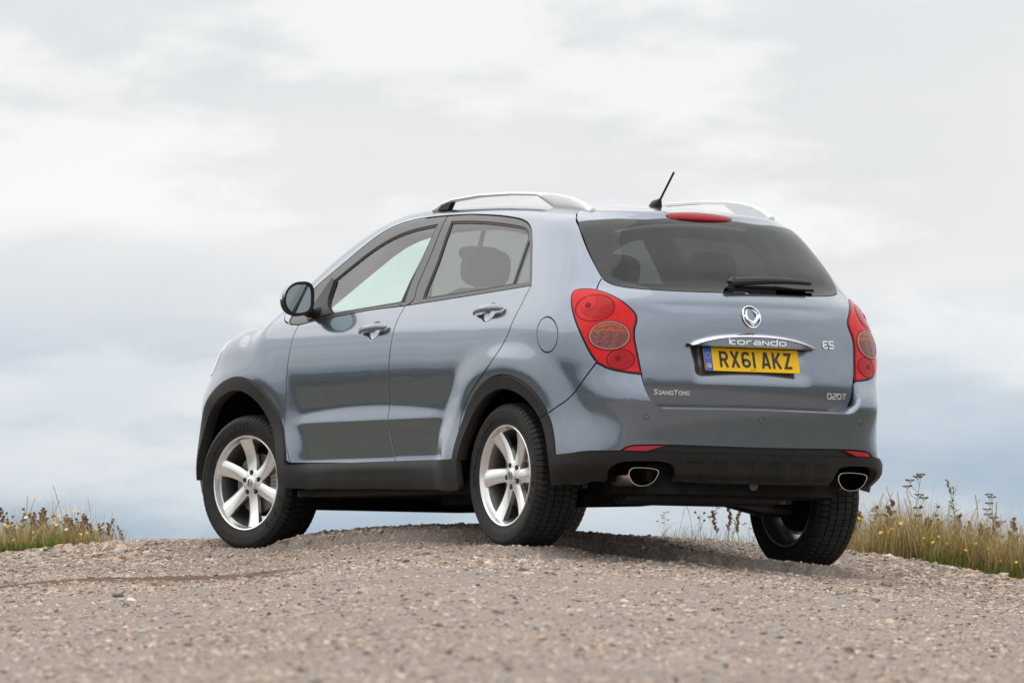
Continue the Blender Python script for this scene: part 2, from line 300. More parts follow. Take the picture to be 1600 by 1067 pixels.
mat('steel_dark', (.10, .10, .10), .45, .9)
mat('brake_steel', (.22, .22, .21), .4, .9)
mat('lens_red', (.62, .003, .006), .12, 0, .35, spec=.12)
mat('lens_dark_red', (.20, .002, .005), .2, 0, .12, spec=.12)
mat('lens_edge', (.09, .002, .005), .2, 0, .3, spec=.2)
mat('lens_bowl', (.36, .003, .006), .16, .25, .35, spec=.12)
def ribbed(name, c1, c2, scale, direction):
    mm = mat(name, c1, .15, .3, .25); n, l = nt(mm); t = n.new('ShaderNodeTexCoord'); w = n.new('ShaderNodeTexWave'); w.bands_direction = direction
    w.inputs['Scale'].default_value = scale; w.inputs['Distortion'].default_value = 7; w.inputs['Detail'].default_value = 4; w.inputs['Detail Scale'].default_value = 5
    l.new(t.outputs['Object'], w.inputs['Vector']); x = n.new('ShaderNodeMix'); x.data_type = 'RGBA'; x.inputs[6].default_value = (*c1, 1); x.inputs[7].default_value = (*c2, 1)
    l.new(w.outputs['Fac'], x.inputs[0]); l.new(x.outputs[2], n['Principled BSDF'].inputs['Base Color'])
    b = n.new('ShaderNodeBump'); b.inputs['Strength'].default_value = .6; b.inputs['Distance'].default_value = .003; l.new(w.outputs['Fac'], b.inputs['Height']); l.new(b.outputs[0], n['Principled BSDF'].inputs['Normal'])
ribbed('lens_clear', (.16, .030, .028), (.20, .060, .055), 14, 'X')
ribbed('lens_amber', (.24, .035, .015), (.34, .075, .022), 12, 'Z')
mat('reflector_red', (.45, .008, .03), .2, 0, .8)
mat('plate_yellow', (.95, .55, .006), .45, 0, .1, spec=.2)
mat('plate_black', (.015, .015, .015), .4)
mat('plate_blue', (.01, .10, .42), .4, 0, .3)
mat('plate_gold', (.75, .55, .10), .4)
mat('seat_cloth', (.035, .034, .033), .9)
mat('interior_dark', (.03, .03, .03), .8)
mat('headliner', (.28, .27, .26), .9)
mat('mirror_silver', (.50, .60, .63), .015, 1.0)
mat('white_lens', (.75, .75, .76), .15, .2, 1.0)
mat('headlamp', (.6, .62, .64), .12, .5, 1.0)
glass('glass_green', (.70, .86, .79), 1.62)
glass('glass_privacy', (.22, .23, .22), 1.55)
glass('glass_rear', (.085, .09, .085), 1.5)
glass('glass_screen', (.78, .88, .83), 1.5)
# ---------------------------------------------------------------- mesh helpers
def mesh_obj(name, V, F, material, parent=None, smooth=True, loop_normals=None, colors=None):
    me = bpy.data.meshes.new(name); V = np.asarray(V, np.float32).reshape(-1, 3)
    if isinstance(F, np.ndarray):
        k = F.shape[1]; nf = len(F)
        me.vertices.add(len(V)); me.vertices.foreach_set('co', V.ravel())
        me.loops.add(nf*k); me.loops.foreach_set('vertex_index', F.astype(np.int32).ravel())
        me.polygons.add(nf); me.polygons.foreach_set('loop_start', np.arange(0, nf*k, k, dtype=np.int32))
        me.update(calc_edges=True)
    else:
        me.from_pydata([tuple(v) for v in V], [], [tuple(int(i) for i in f) for f in F]); me.update()
    if isinstance(material, (list, tuple)):
        for m in material: me.materials.append(M[m] if isinstance(m, str) else m)
    else: me.materials.append(M[material] if isinstance(material, str) else material)
    me.polygons.foreach_set('use_smooth', np.full(len(me.polygons), bool(smooth)))
    if colors is not None:
        ca = me.color_attributes.new('tone', 'FLOAT_COLOR', 'POINT'); ca.data.foreach_set('color', np.asarray(colors, np.float32).ravel())
    if loop_normals is not None: me.normals_split_custom_set([tuple(map(float, n)) for n in loop_normals])
    o = bpy.data.objects.new(name, me); COL.objects.link(o)
    if parent is not None: o.parent = parent
    return o
def sharp(o, ang=35):
    me = o.data; me.set_sharp_from_angle(angle=math.radians(ang)); return o
def empty(name, loc=(0, 0, 0), parent=None):
    o = bpy.data.objects.new(name, None); o.empty_display_size = .1; o.location = loc; COL.objects.link(o)
    if parent is not None: o.parent = parent
    return o
def tag(o, label=None, cat=None, group=None, kind=None):
    if label: o['label'] = label
    if cat: o['category'] = cat
    if group: o['group'] = group
    if kind: o['kind'] = kind
    return o
class MB:                                          # collects primitive shapes into one mesh
    def __init__(self): self.V = []; self.F = []
    def add(self, V, F):
        b = len(self.V); self.V += [tuple(map(float, v)) for v in V]; self.F += [tuple(int(i)+b for i in f) for f in F]; return self
    def box(self, c, s, R=None, taper=1.0):
        V = [(sx*s[0]/2*(taper if sz > 0 else 1), sy*s[1]/2*(taper if sz > 0 else 1), sz*s[2]/2) for sz in (-1, 1) for sy in (-1, 1) for sx in (-1, 1)]
        V = np.array(V)
        if R is not None: V = V@np.array(R).T
        return self.add(V+np.array(c), [(0, 2, 3, 1), (4, 5, 7, 6), (0, 1, 5, 4), (2, 6, 7, 3), (0, 4, 6, 2), (1, 3, 7, 5)])
    def tube(self, pts, rad, n=8, cap=True, sec=None, up=(0, 0, 1)):
        pts = np.array(pts, float); rad = np.broadcast_to(np.asarray(rad, float), (len(pts),))
        T = np.gradient(pts, axis=0); T /= np.linalg.norm(T, axis=1, keepdims=True)
        V = []; u0 = np.array(up, float)
        for p, t, r in zip(pts, T, rad):
            a = np.cross(t, u0)
            if np.linalg.norm(a) < 1e-3: a = np.cross(t, (1, .1, 0))
            a /= np.linalg.norm(a); b = np.cross(a, t)
            if sec is None: sc = [(math.cos(2*math.pi*k/n), math.sin(2*math.pi*k/n)) for k in range(n)]
            else: sc = sec
            V += [p+r*(a*x+b*y) for x, y in sc]
        m = n if sec is None else len(sec); F = []
        for i in range(len(pts)-1):
            for k in range(m): F.append((i*m+k, i*m+(k+1) % m, (i+1)*m+(k+1) % m, (i+1)*m+k))
        if cap: F += [tuple(range(m))[::-1], tuple((len(pts)-1)*m+k for k in range(m))]
        return self.add(V, F)
    def lathe(self, prof, n=48, axis='y', c=(0, 0, 0), closed=False):
        V = []; m = len(prof)
        for k in range(n):
            a = 2*math.pi*k/n
            for r, h in prof:
                p = (r*math.cos(a), h, r*math.sin(a)) if axis == 'y' else ((h, r*math.cos(a), r*math.sin(a)) if axis == 'x' else (r*math.cos(a), r*math.sin(a), h))
                V.append(np.array(p)+np.array(c))
        F = []
        for k in range(n):
            k2 = (k+1) % n
            for i in range(m if closed else m-1): F.append((k*m+i, k*m+(i+1) % m, k2*m+(i+1) % m, k2*m+i))
        return self.add(V, F)
    def build(self, name, material, parent=None, smooth=True, ang=35):
        o = mesh_obj(name, self.V, self.F, material, parent, smooth)
        import bmesh
        bm = bmesh.new(); bm.from_mesh(o.data); bmesh.ops.recalc_face_normals(bm, faces=bm.faces); bm.to_mesh(o.data); bm.free()
        if smooth: sharp(o, ang)
        return o
def mirror_y(o, name=None, parent=None):           # a mirrored twin of a part built on the left
    me = o.data.copy(); n = len(me.vertices); co = np.empty(n*3, np.float32); me.vertices.foreach_get('co', co)
    co = co.reshape(-1, 3); co[:, 1] *= -1
    F = []; ln = []
    has = o.get('_cn') is not None
    src = o.data; L = np.empty(len(src.loops)*3, np.float32)
    if has: L = np.array(CN[o['_cn']], np.float32)
    for p in src.polygons:
        idx = list(p.vertices)[::-1]; F.append(idx)
        if has:
            r = list(range(p.loop_start, p.loop_start+p.loop_total))[::-1]
            ln += [(L[i][0], -L[i][1], L[i][2]) for i in r]
    t = mesh_obj(name or o.name.split('.')[0], co, F, [m for m in src.materials], parent if parent is not None else o.parent, True, ln if has else None)
    if not has: sharp(t, 35)
    t.data.polygons.foreach_set('material_index', [p.material_index for p in src.polygons])
    if not has: t.data.polygons.foreach_set('use_smooth', [p.use_smooth for p in src.polygons])
    if has: del o['_cn']
    return t
CN = []
def catmull(P, step, closed=False):
    P = np.asarray(P, float); n = len(P)
    if n < 3 and not closed:
        m = max(1, int(math.ceil(np.linalg.norm(P[1]-P[0])/step))); t = np.linspace(0, 1, m+1)[:, None]; return P[0]*(1-t)+P[1]*t
    out = []
    for i in range(n if closed else n-1):
        p1, p2 = P[i], P[(i+1) % n]
        p0 = P[i-1] if (i > 0 or closed) else 2*p1-p2
        p3 = P[(i+2) % n] if (i+2 < n or closed) else 2*p2-p1
        d = [max(np.linalg.norm(a-b), 1e-6)**.5 for a, b in ((p0, p1), (p1, p2), (p2, p3))]
        m1 = (p2-p1+d[1]*((p1-p0)/d[0]-(p2-p0)/(d[0]+d[1]))); m2 = (p2-p1+d[1]*((p3-p2)/d[2]-(p3-p1)/(d[1]+d[2])))
        k = max(1, int(math.ceil(np.linalg.norm(p2-p1)/step)))
        for t in np.arange(k)/k:
            out.append((2*t**3-3*t*t+1)*p1+(t**3-2*t*t+t)*m1+(-2*t**3+3*t*t)*p2+(t**3-t*t)*m2)
    if not closed: out.append(P[-1])
    return np.array(out)
def pip(Q, poly):                                  # points in polygon
    x, y = Q[:, 0], Q[:, 1]; c = np.zeros(len(Q), bool); n = len(poly)
    for i in range(n):
        a, b = poly[i], poly[i-1]
        with np.errstate(divide='ignore', invalid='ignore'):
            c ^= ((a[1] > y) != (b[1] > y)) & (x < (b[0]-a[0])*(y-a[1])/(b[1]-a[1])+a[0])
    return c
def seg_dist(Q, poly):
    d = np.full(len(Q), 9.); n = len(poly)
    for i in range(n):
        a, b = poly[i-1], poly[i]; v = b-a; L = v@v
        t = np.clip(((Q-a)@v)/max(L, 1e-12), 0, 1); d = np.minimum(d, np.hypot(*(Q-a-t[:, None]*v).T))
    return d
def clean(poly, eps=1e-4):
    out = [poly[0]]
    for p in poly[1:]:
        if np.linalg.norm(p-out[-1]) > eps: out.append(p)
    if np.linalg.norm(out[0]-out[-1]) <= eps: out.pop()
    return np.array(out)
def area(p): return .5*np.sum(p[:, 0]*np.roll(p[:, 1], -1)-np.roll(p[:, 0], -1)*p[:, 1])
def inset(poly, g):
    if g == 0: return poly
    p = poly; e1 = p-np.roll(p, 1, 0); e2 = np.roll(p, -1, 0)-p
    n1 = np.stack([-e1[:, 1], e1[:, 0]], 1)/np.linalg.norm(e1, axis=1, keepdims=True); n2 = np.stack([-e2[:, 1], e2[:, 0]], 1)/np.linalg.norm(e2, axis=1, keepdims=True)
    m = n1+n2; L = np.linalg.norm(m, axis=1, keepdims=True); m = m/np.maximum(L, .3); k = np.clip(1/np.maximum((m*n1).sum(1, keepdims=True), .35), 1, 2.2)
    return p+m*g*k
def loop2d(chart, parts, step):
    pts = []
    for p in parts:
        q = chart.inv(np.array(p, float)) if len(p[0]) == 3 else np.array(p, float)
        pts.append(catmull(q, step))
    return clean(np.concatenate(pts))
def panel(name, loop, material, parent=None, holes=(), chart=None, step=.02, gate=False, off=0., gap=.0028, flange=.012, disp=None, fine=None, edge=.012):
    """A sheet on the body surface bounded by `loop`, its rim turned inwards."""
    chart = chart or WALL
    loop = clean(loop); loop = loop if area(loop) > 0 else loop[::-1]
    loop = clean(inset(loop, gap))
    hs = []
    for h in holes:
        h = clean(h); h = h if area(h) < 0 else h[::-1]; hs.append(clean(inset(h, gap)))
    lo, hi = loop.min(0), loop.max(0)
    gx, gy = np.meshgrid(np.arange(lo[0]+step*.37, hi[0], step), np.arange(lo[1]+step*.41, hi[1], step))
    gx = gx+(np.arange(gx.shape[0]) % 2)[:, None]*step*.5
    Q = np.stack([gx.ravel(), gy.ravel()], 1)
    if fine is not None:                           # (u0, u1, w0, w1, step): finer grid
        for (a0, a1, b0, b1, st) in fine:
            k = (Q[:, 0] > a0) & (Q[:, 0] < a1) & (Q[:, 1] > b0) & (Q[:, 1] < b1); Q = Q[~k]
            fx, fy = np.meshgrid(np.arange(a0, a1, st), np.arange(b0, b1, st)); Q = np.concatenate([Q, np.stack([fx.ravel(), fy.ravel()], 1)])
    def keep(Q):
        k = pip(Q, loop)
        for h in hs: k &= ~pip(Q, h)
        return k
    Q = Q[keep(Q)]
    if len(Q):
        d = seg_dist(Q, loop)
        for h in hs: d = np.minimum(d, seg_dist(Q, h))
        Q = Q[d > min(step, .02)*.45]
    B = [loop]+hs; allv = np.concatenate(B+[Q]) if len(Q) else np.concatenate(B)
    edges = []; b = 0
    for p in B:
        m = len(p); edges += [(b+i, b+(i+1) % m) for i in range(m)]; b += m
    r = delaunay_2d_cdt([Vector(v) for v in allv], edges, [], 0, 1e-7)
    V2 = np.array([tuple(v) for v in r[0]]); tris = np.array([f for f in r[2] if len(f) == 3])
    cen = V2[tris].mean(1); tris = tris[keep(cen)]
    used = np.unique(tris); remap = -np.ones(len(V2), int); remap[used] = np.arange(len(used)); V2 = V2[used]; tris = remap[tris]
    def ev(u, w):
        O, D = chart.ray(u, w); P = shoot(O, D, gate)
        if off or disp is not None:
            n = body_n(P, gate); k = off+(disp(P) if disp is not None else 0); P = P+n*np.asarray(k)[..., None] if np.ndim(k) else P+n*k
        return P
    e = 6e-4; P = ev(V2[:, 0], V2[:, 1])
    du = ev(V2[:, 0]+e, V2[:, 1])-ev(V2[:, 0]-e, V2[:, 1]); dw = ev(V2[:, 0], V2[:, 1]+e)-ev(V2[:, 0], V2[:, 1]-e)
    Nn = np.cross(du, dw); Nn /= np.maximum(np.linalg.norm(Nn, axis=1, keepdims=True), 1e-12)
    nb = body_n(P, gate); Nn *= np.where((Nn*nb).sum(1) < 0, -1., 1.)[:, None]
    fn = np.cross(P[tris[:, 1]]-P[tris[:, 0]], P[tris[:, 2]]-P[tris[:, 0]]); flip = (fn*Nn[tris].mean(1)).sum(1) < 0
    tris[flip] = tris[flip][:, ::-1]
    V = [tuple(p) for p in P]; F = [tuple(t) for t in tris]; LN = [Nn[i] for t in tris for i in t]
    if flange:
        cnt = {}
        for t in tris:
            for a, c in ((t[0], t[1]), (t[1], t[2]), (t[2], t[0])): cnt[(a, c)] = 1
        bd = [(a, c) for (a, c) in cnt if (c, a) not in cnt]
        idx = {}
        for a, c in bd:
            for i in (a, c):
                if i not in idx:
                    idx[i] = len(V); V.append(tuple(P[i]-nb[i]*flange))
        for a, c in bd:
            q = (c, a, idx[a], idx[c]); fnn = np.cross(P[a]-P[c], -nb[a]); fnn /= max(np.linalg.norm(fnn), 1e-9)
            F.append(q); s = [fnn*.75+Nn[c]*.66, fnn*.75+Nn[a]*.66, fnn, fnn]
            LN += [v/np.linalg.norm(v) for v in s]
    o = mesh_obj(name, V, F, material, parent, True, LN)
    o['_cn'] = len(CN); CN.append(LN)
    return o
def both(name, *a, **k):                           # a left part and its mirrored twin
    subs = k.pop('parents', None)
    if subs: k['parent'] = subs[0]
    o = panel(name, *a, **k); t = mirror_y(o, name, subs[1] if subs else o.parent)
    return o, t
def text_mesh(s, size, extrude=0., offset=0., spacing=1.0):
    c = bpy.data.curves.new('t', 'FONT'); c.body = s; c.size = size; c.extrude = extrude; c.offset = offset; c.space_character = spacing
    c.align_x = 'CENTER'; c.align_y = 'CENTER'; c.resolution_u = 3
    o = bpy.data.objects.new('t', c); COL.objects.link(o); dg = bpy.context.evaluated_depsgraph_get()
    me = bpy.data.meshes.new_from_object(o.evaluated_get(dg)); V = np.array([tuple(v.co) for v in me.vertices]); F = [tuple(p.vertices) for p in me.polygons]
    bpy.data.objects.remove(o); bpy.data.curves.remove(c); bpy.data.meshes.remove(me)
    return V, F
def stroke(poly, th, closed=False):                # mitred flat stroke, returns 2-D verts and quads
    p = np.array(poly, float); p = p[np.concatenate([[True], np.linalg.norm(np.diff(p, axis=0), axis=1) > 1e-6])]; n = len(p)
    prv = np.roll(p, 1, 0); nxt = np.roll(p, -1, 0)
    e1 = p-prv; e2 = nxt-p
    if not closed: e1[0] = e2[0]; e2[-1] = e1[-1]
    e1 /= np.linalg.norm(e1, axis=1, keepdims=True); e2 /= np.linalg.norm(e2, axis=1, keepdims=True)
    n1 = np.stack([-e1[:, 1], e1[:, 0]], 1); n2 = np.stack([-e2[:, 1], e2[:, 0]], 1)
    m = n1+n2; m /= np.linalg.norm(m, axis=1, keepdims=True); k = 1/np.maximum((m*n1).sum(1), .45)
    A = p+m*(th/2*k)[:, None]; B = p-m*(th/2*k)[:, None]
    V = np.empty((2*n, 2)); V[0::2] = A; V[1::2] = B
    F = [(2*i, 2*i+1, (2*i+3) % (2*n), (2*i+2) % (2*n)) for i in range(n if closed else n-1)]
    return V, F
def arc(cx, cy, rx, ry, a0, a1, n=7):
    return [(cx+rx*math.cos(math.radians(a)), cy+ry*math.sin(math.radians(a))) for a in np.linspace(a0, a1, n)]

# ---------------------------------------------------------------- the ground: gravel crest, verge and fields
EV = np.array([CAM_F[0], CAM_F[1]])/np.hypot(CAM_F[0], CAM_F[1]); SV = np.array([EV[1], -EV[0]])      # along the view, to the right of it
def ds(x, y): return (x-CAM_POS[0])*EV[0]+(y-CAM_POS[1])*EV[1], (x-CAM_POS[0])*SV[0]+(y-CAM_POS[1])*SV[1]
def xy(d, s): return CAM_POS[0]+d*EV[0]+s*SV[0], CAM_POS[1]+d*EV[1]+s*SV[1]
crest_d = spline([-8, -4, -2.6, -1.3, -.6, 0, .7, 1.4, 2.6, 4, 8], [36.5, 36.0, 35.7, 35.55, 34.7, 34.3, 34.5, 34.9, 35.3, 35.8, 36.5])
crest_z = spline([-40, -12, -6, -4, -2.6, -2.0, -1.3, -.6, -.2, .3, .9, 1.4, 1.85, 2.6, 4, 6, 12, 40], [-.8, -.6, -.35, -.14, -.012, .055, .078, .130, .138, .115, .092, .060, .030, -.085, -.22, -.40, -.7, -.9])
near_p = spline([0, .3, .7, 1.07, 1.5, 1.95, 2.5, 3.2, 5, 9, 14, 19.5, 27, 36], [0, .010, .038, .075, .113, .142, .170, .200, .275, .41, .54, .67, .84, 1.0])
far_p = spline([0, .5, 1, 2, 4, 8, 16, 30, 60], [0, .010, .035, .11, .30, .62, .95, 1.2, 1.35])
ledge_d = spline([-3.2, -2.2, -1.6, -1.10, -.6, -.2, .25, .7, 1.2, 2.2, 3.2], [35.0, 34.9, 34.7, 34.18, 33.40, 33.12, 32.98, 32.55, 32.38, 32.5, 32.6])
class VN:                                          # cheap value noise
    def __init__(s, seed, n=256): s.t = np.random.default_rng(seed).random((n, n)); s.n = n
    def __call__(s, x, y):
        xi = np.floor(x).astype(int); yi = np.floor(y).astype(int); fx = x-xi; fy = y-yi; fx = fx*fx*(3-2*fx); fy = fy*fy*(3-2*fy); n = s.n
        a = s.t[xi % n, yi % n]; b = s.t[(xi+1) % n, yi % n]; c = s.t[xi % n, (yi+1) % n]; e = s.t[(xi+1) % n, (yi+1) % n]
        return (a*(1-fx)+b*fx)*(1-fy)+(c*(1-fx)+e*fx)*fy-.5
vn1, vn2, vn3 = VN(1), VN(2), VN(3)
def ground_z(d, s, detail=True):
    t = crest_d(np.clip(s, -8, 8))-d
    z = crest_z(np.clip(s, -40, 40)) - np.where(t > 0, near_p(np.clip(t, 0, 36)), far_p(np.clip(-t, 0, 60)))
    w = sst(9, 3, np.abs(s))*sst(20, 27, d)
    e = d-ledge_d(np.clip(s, -3.2, 3.2))-.05*vn1(s*3.1, d*0+3)-.03*vn2(s*11, d*0+5)-.012*vn2(s*41, d*0+9)
    z = z+w*(.052*sst(-.006, .006, e)-.052*sst(.02, 1.0, e))*sst(-2.0, -1.0, s)*sst(2.0, 1.35, s)
    z = z-w*.022*np.exp(-((e+.025)/.03)**2)*sst(-2.0, -1.0, s)*sst(2.0, 1.35, s)
    z = z+.010*sst(-.12, .0, d-31.62+.10*s)*sst(.5, .0, d-31.62+.10*s)*sst(-.9, -1.5, s)
    if detail: z = z+.020*vn1(d*.9, s*.9)+.010*vn2(d*2.7, s*2.7)+.006*vn3(d*8, s*8)+.004*vn1(d*24, s*24)
    return z
def wheel_pads(x, y, z):                           # ground pressed flat under the tyres
    for px, py, pz in ((-1.325, .779, .012), (1.325, .785, .012), (-1.325, -.779, -.060)):
        r = np.hypot((x-px), (y-py)); z = z*(1-sst(.42, .14, r))+pz*sst(.42, .14, r)
    return z
dd = np.unique(np.concatenate([-np.geomspace(1, 2600, 26)[::-1], np.linspace(0, 12, 14), np.arange(12.5, 24, .12), np.arange(24, 31, .05), np.arange(31, 36.4, .014), np.arange(36.4, 42, .08), np.linspace(42.5, 60, 18), np.geomspace(63, 3600, 26)]))
ss = np.unique(np.concatenate([-np.geomspace(4.2, 3000, 34), np.arange(-4, 4, .024), np.geomspace(4.05, 3000, 34)]))
Dg, Sg = np.meshgrid(dd, ss, indexing='ij'); Xg, Yg = xy(Dg, Sg); Zg = wheel_pads(Xg, Yg, ground_z(Dg, Sg))
nD, nS = Dg.shape; idx = np.arange(nD*nS).reshape(nD, nS)
Fg = np.stack([idx[:-1, :-1], idx[1:, :-1], idx[1:, 1:], idx[:-1, 1:]], -1).reshape(-1, 4)
# verge mask: grass takes over away from the track
def grassy(d, s):
    n = .5*vn1(d*1.3, s*1.3)+.3*vn2(d*5, s*5); t = d-crest_d(np.clip(s, -8, 8))+.35*n
    return np.clip(sst(-1.90, -2.15, s+n*.2)*sst(-.16, .04, t)+sst(1.66, 1.85, s+n*.2)*sst(-.16, .04, t), 0, 1)
gm_ = np.clip(grassy(Dg, Sg)+sst(3.4, 4.6, np.abs(Sg)-6.5*sst(35.5, 32.5, Dg)+.6*vn1(Dg*.4, Sg*.4))+sst(39, 42, Dg), 0, 1)
soil = np.exp(-((Dg-31.45+.10*Sg+.25*vn1(Dg*.7, Sg*.9)+.35*vn2(Dg*6, Sg*3))/.46)**2)*sst(-.65, -1.15, Sg+.5*vn2(Dg*2, Sg*1.3))+.6*np.exp(-((Dg-33.4-.2*Sg)/.2)**2)*sst(1.5, 1.8, Sg)*sst(2.3, 2.0, Sg)
colg = np.stack([gm_, soil, gm_, np.ones_like(gm_)], -1).reshape(-1, 4)
gmat = mat('gravel_ground', (.33, .28, .25), .9, spec=.2)
n_, l_ = nt(gmat); b_ = n_['Principled BSDF']; t_ = n_.new('ShaderNodeTexCoord')
def gn(kind, scale, detail=4, rough=.6):
    q = n_.new(kind); q.inputs['Scale'].default_value = scale
    if 'Detail' in q.inputs: q.inputs['Detail'].default_value = detail
    if kind == 'ShaderNodeTexNoise': q.inputs['Roughness'].default_value = rough
    l_.new(t_.outputs['Object'], q.inputs['Vector']); return q
def gmix(f, a, b, bt='MIX'):
    q = n_.new('ShaderNodeMix'); q.data_type = 'RGBA'; q.blend_type = bt
    for sk, v in ((q.inputs[0], f), (q.inputs[6], a), (q.inputs[7], b)):
        if isinstance(v, tuple): sk.default_value = (*v, 1)
        elif isinstance(v, (int, float)): sk.default_value = v
        else: l_.new(v, sk)
    return q.outputs[2]
def grng(v, lo, hi, a=0., b=1.):
    q = n_.new('ShaderNodeMapRange'); q.interpolation_type = 'SMOOTHSTEP'; q.inputs[1].default_value = lo; q.inputs[2].default_value = hi; q.inputs[3].default_value = a; q.inputs[4].default_value = b
    l_.new(v, q.inputs[0]); return q.outputs[0]
c1 = gmix(grng(gn('ShaderNodeTexNoise', .8, 5).outputs[0], .35, .65), (.500, .388, .312), (.600, .483, .395))
c1 = gmix(grng(gn('ShaderNodeTexNoise', 5, 4).outputs[0], .42, .66, 0, .55), c1, (.450, .375, .330))
mp_ = n_.new('ShaderNodeMapping'); mp_.inputs['Rotation'].default_value = (0, 0, math.radians(30)); mp_.inputs['Scale'].default_value = (.5, 2.2, 1); l_.new(t_.outputs['Object'], mp_.inputs[0])
trk = n_.new('ShaderNodeTexNoise'); trk.inputs['Scale'].default_value = .9; trk.inputs['Detail'].default_value = 5; l_.new(mp_.outputs[0], trk.inputs['Vector'])
c1 = gmix(grng(trk.outputs[0], .47, .62, 0, .75), c1, (.33, .265, .225)); c1 = gmix(grng(trk.outputs[0], .46, .30, 0, .5), c1, (.62, .54, .48))
vo = gn('ShaderNodeTexVoronoi', 75); vo2 = gn('ShaderNodeTexVoronoi', 28)
sepv = n_.new('ShaderNodeSeparateColor'); l_.new(vo.outputs['Color'], sepv.inputs[0])
c1 = gmix(grng(sepv.outputs[0], .62, .95, 0, .65), c1, (.66, .57, .50)); c1 = gmix(grng(sepv.outputs[1], .70, .98, 0, .6), c1, (.34, .27, .23))
sep2 = n_.new('ShaderNodeSeparateColor'); l_.new(vo2.outputs['Color'], sep2.inputs[0])
c1 = gmix(grng(sep2.outputs[0], .80, .95, 0, .5), c1, (.40, .34, .31))
gr = gmix(grng(gn('ShaderNodeTexNoise', 1.1, 6).outputs[0], .35, .65), (.125, .128, .075), (.21, .18, .11))
at = n_.new('ShaderNodeAttribute'); at.attribute_name = 'tone'; sa = n_.new('ShaderNodeSeparateColor'); l_.new(at.outputs[0], sa.inputs[0])
c1 = gmix(grng(gn('ShaderNodeTexNoise', 38, 5, .7).outputs[0], .56, .70, 0, .40), c1, (.27, .20, .165))
c1 = gmix(grng(sa.outputs[1], .05, .7, 0, .92), c1, (.215, .135, .09))
l_.new(gmix(sa.outputs[0], c1, gr), b_.inputs['Base Color'])
h1 = n_.new('ShaderNodeMath'); h1.operation = 'MULTIPLY_ADD'; l_.new(vo.outputs['Distance'], h1.inputs[0]); h1.inputs[1].default_value = -.6
l_.new(gn('ShaderNodeTexNoise', 140, 4).outputs[0], h1.inputs[2])
bp = n_.new('ShaderNodeBump'); bp.inputs['Strength'].default_value = 1.0; bp.inputs['Distance'].default_value = .016; l_.new(h1.outputs[0], bp.inputs['Height']); l_.new(bp.outputs[0], b_.inputs['Normal'])
ground = mesh_obj('ground', np.stack([Xg, Yg, Zg], -1).reshape(-1, 3), Fg, gmat, None, True, None, colg); tag(ground, kind='structure')
# loose stones
smat = mat('stone', (.4, .36, .33), .85, spec=.25); n_, l_ = nt(smat); at = n_.new('ShaderNodeAttribute'); at.attribute_name = 'tone'
nn_ = n_.new('ShaderNodeTexNoise'); nn_.inputs['Scale'].default_value = 160; tt_ = n_.new('ShaderNodeTexCoord'); l_.new(tt_.outputs['Object'], nn_.inputs['Vector'])
mm_ = n_.new('ShaderNodeMix'); mm_.data_type = 'RGBA'; mm_.blend_type = 'MULTIPLY'; mm_.inputs[0].default_value = .5; l_.new(at.outputs[0], mm_.inputs[6]); l_.new(nn_.outputs['Color'], mm_.inputs[7])
l_.new(at.outputs[0], n_['Principled BSDF'].inputs['Base Color'])
ICO_V = []; g_ = (1+5**.5)/2
for a, b in ((-1, g_), (1, g_), (-1, -g_), (1, -g_)): ICO_V.append((a, b, 0))
for a, b in ((-1, g_), (1, g_), (-1, -g_), (1, -g_)): ICO_V.append((0, a, b))
for a, b in ((g_, -1), (g_, 1), (-g_, -1), (-g_, 1)): ICO_V.append((a, 0, b))
ICO_V = np.array(ICO_V)/np.hypot(1, g_)
ICO_F = np.array([(0, 11, 5), (0, 5, 1), (0, 1, 7), (0, 7, 10), (0, 10, 11), (1, 5, 9), (5, 11, 4), (11, 10, 2), (10, 7, 6), (7, 1, 8), (3, 9, 4), (3, 4, 2), (3, 2, 6), (3, 6, 8), (3, 8, 9), (4, 9, 5), (2, 4, 11), (6, 2, 10), (8, 6, 7), (9, 8, 1)])
def scatter_stones(name, d, s, r, label, sink=.35):
    n = len(d); x, y = xy(d, s); z = wheel_pads(x, y, ground_z(d, s))
    base = ICO_V[None]*(1+.55*(rng.random((n, 12, 1))-.5)); a = rng.random(n)*6.283; ca, sa = np.cos(a), np.sin(a)
    sc = np.stack([1+.5*rng.random(n), .75+.3*rng.random(n), .45+.35*rng.random(n)], -1)*r[:, None]
    v = base*sc[:, None]; vx = v[..., 0]*ca[:, None]-v[..., 1]*sa[:, None]; vy = v[..., 0]*sa[:, None]+v[..., 1]*ca[:, None]
    til = (rng.random((n, 1))-.5)*.8; vz = v[..., 2]+vx*til
    V = np.stack([vx+x[:, None], vy+y[:, None], vz+(z+r*(.45-sink))[:, None]], -1).reshape(-1, 3)
    F = (ICO_F[None]+12*np.arange(n)[:, None, None]).reshape(-1, 3)
    pal = np.array([(.49, .38, .305), (.57, .465, .385), (.41, .345, .30), (.29, .245, .215), (.51, .37, .265), (.62, .54, .465), (.33, .245, .19), (.13, .118, .11)]); pr = np.array([.26, .17, .17, .14, .10, .05, .07, .04])
    c = pal[rng.choice(len(pal), n, p=pr)]*(.8+.4*rng.random((n, 1))); c = np.concatenate([c, np.ones((n, 1))], 1)
    o = mesh_obj(name, V, F, smat, None, False, None, np.repeat(c, 12, 0)); tag(o, label, 'gravel', kind='stuff'); return o
def spread(n, d0, d1, wide=.088, p=1.): 
    d = d0+(d1-d0)*rng.random(n)**p; s = (rng.random(n)*2-1)*(wide*d); return d, s
d1, s1 = spread(46000, 30.0, 36.3); d2, s2 = spread(26000, 13.5, 30.5, .09, .8); d3, s3 = spread(9000, 33.6, 36.0)
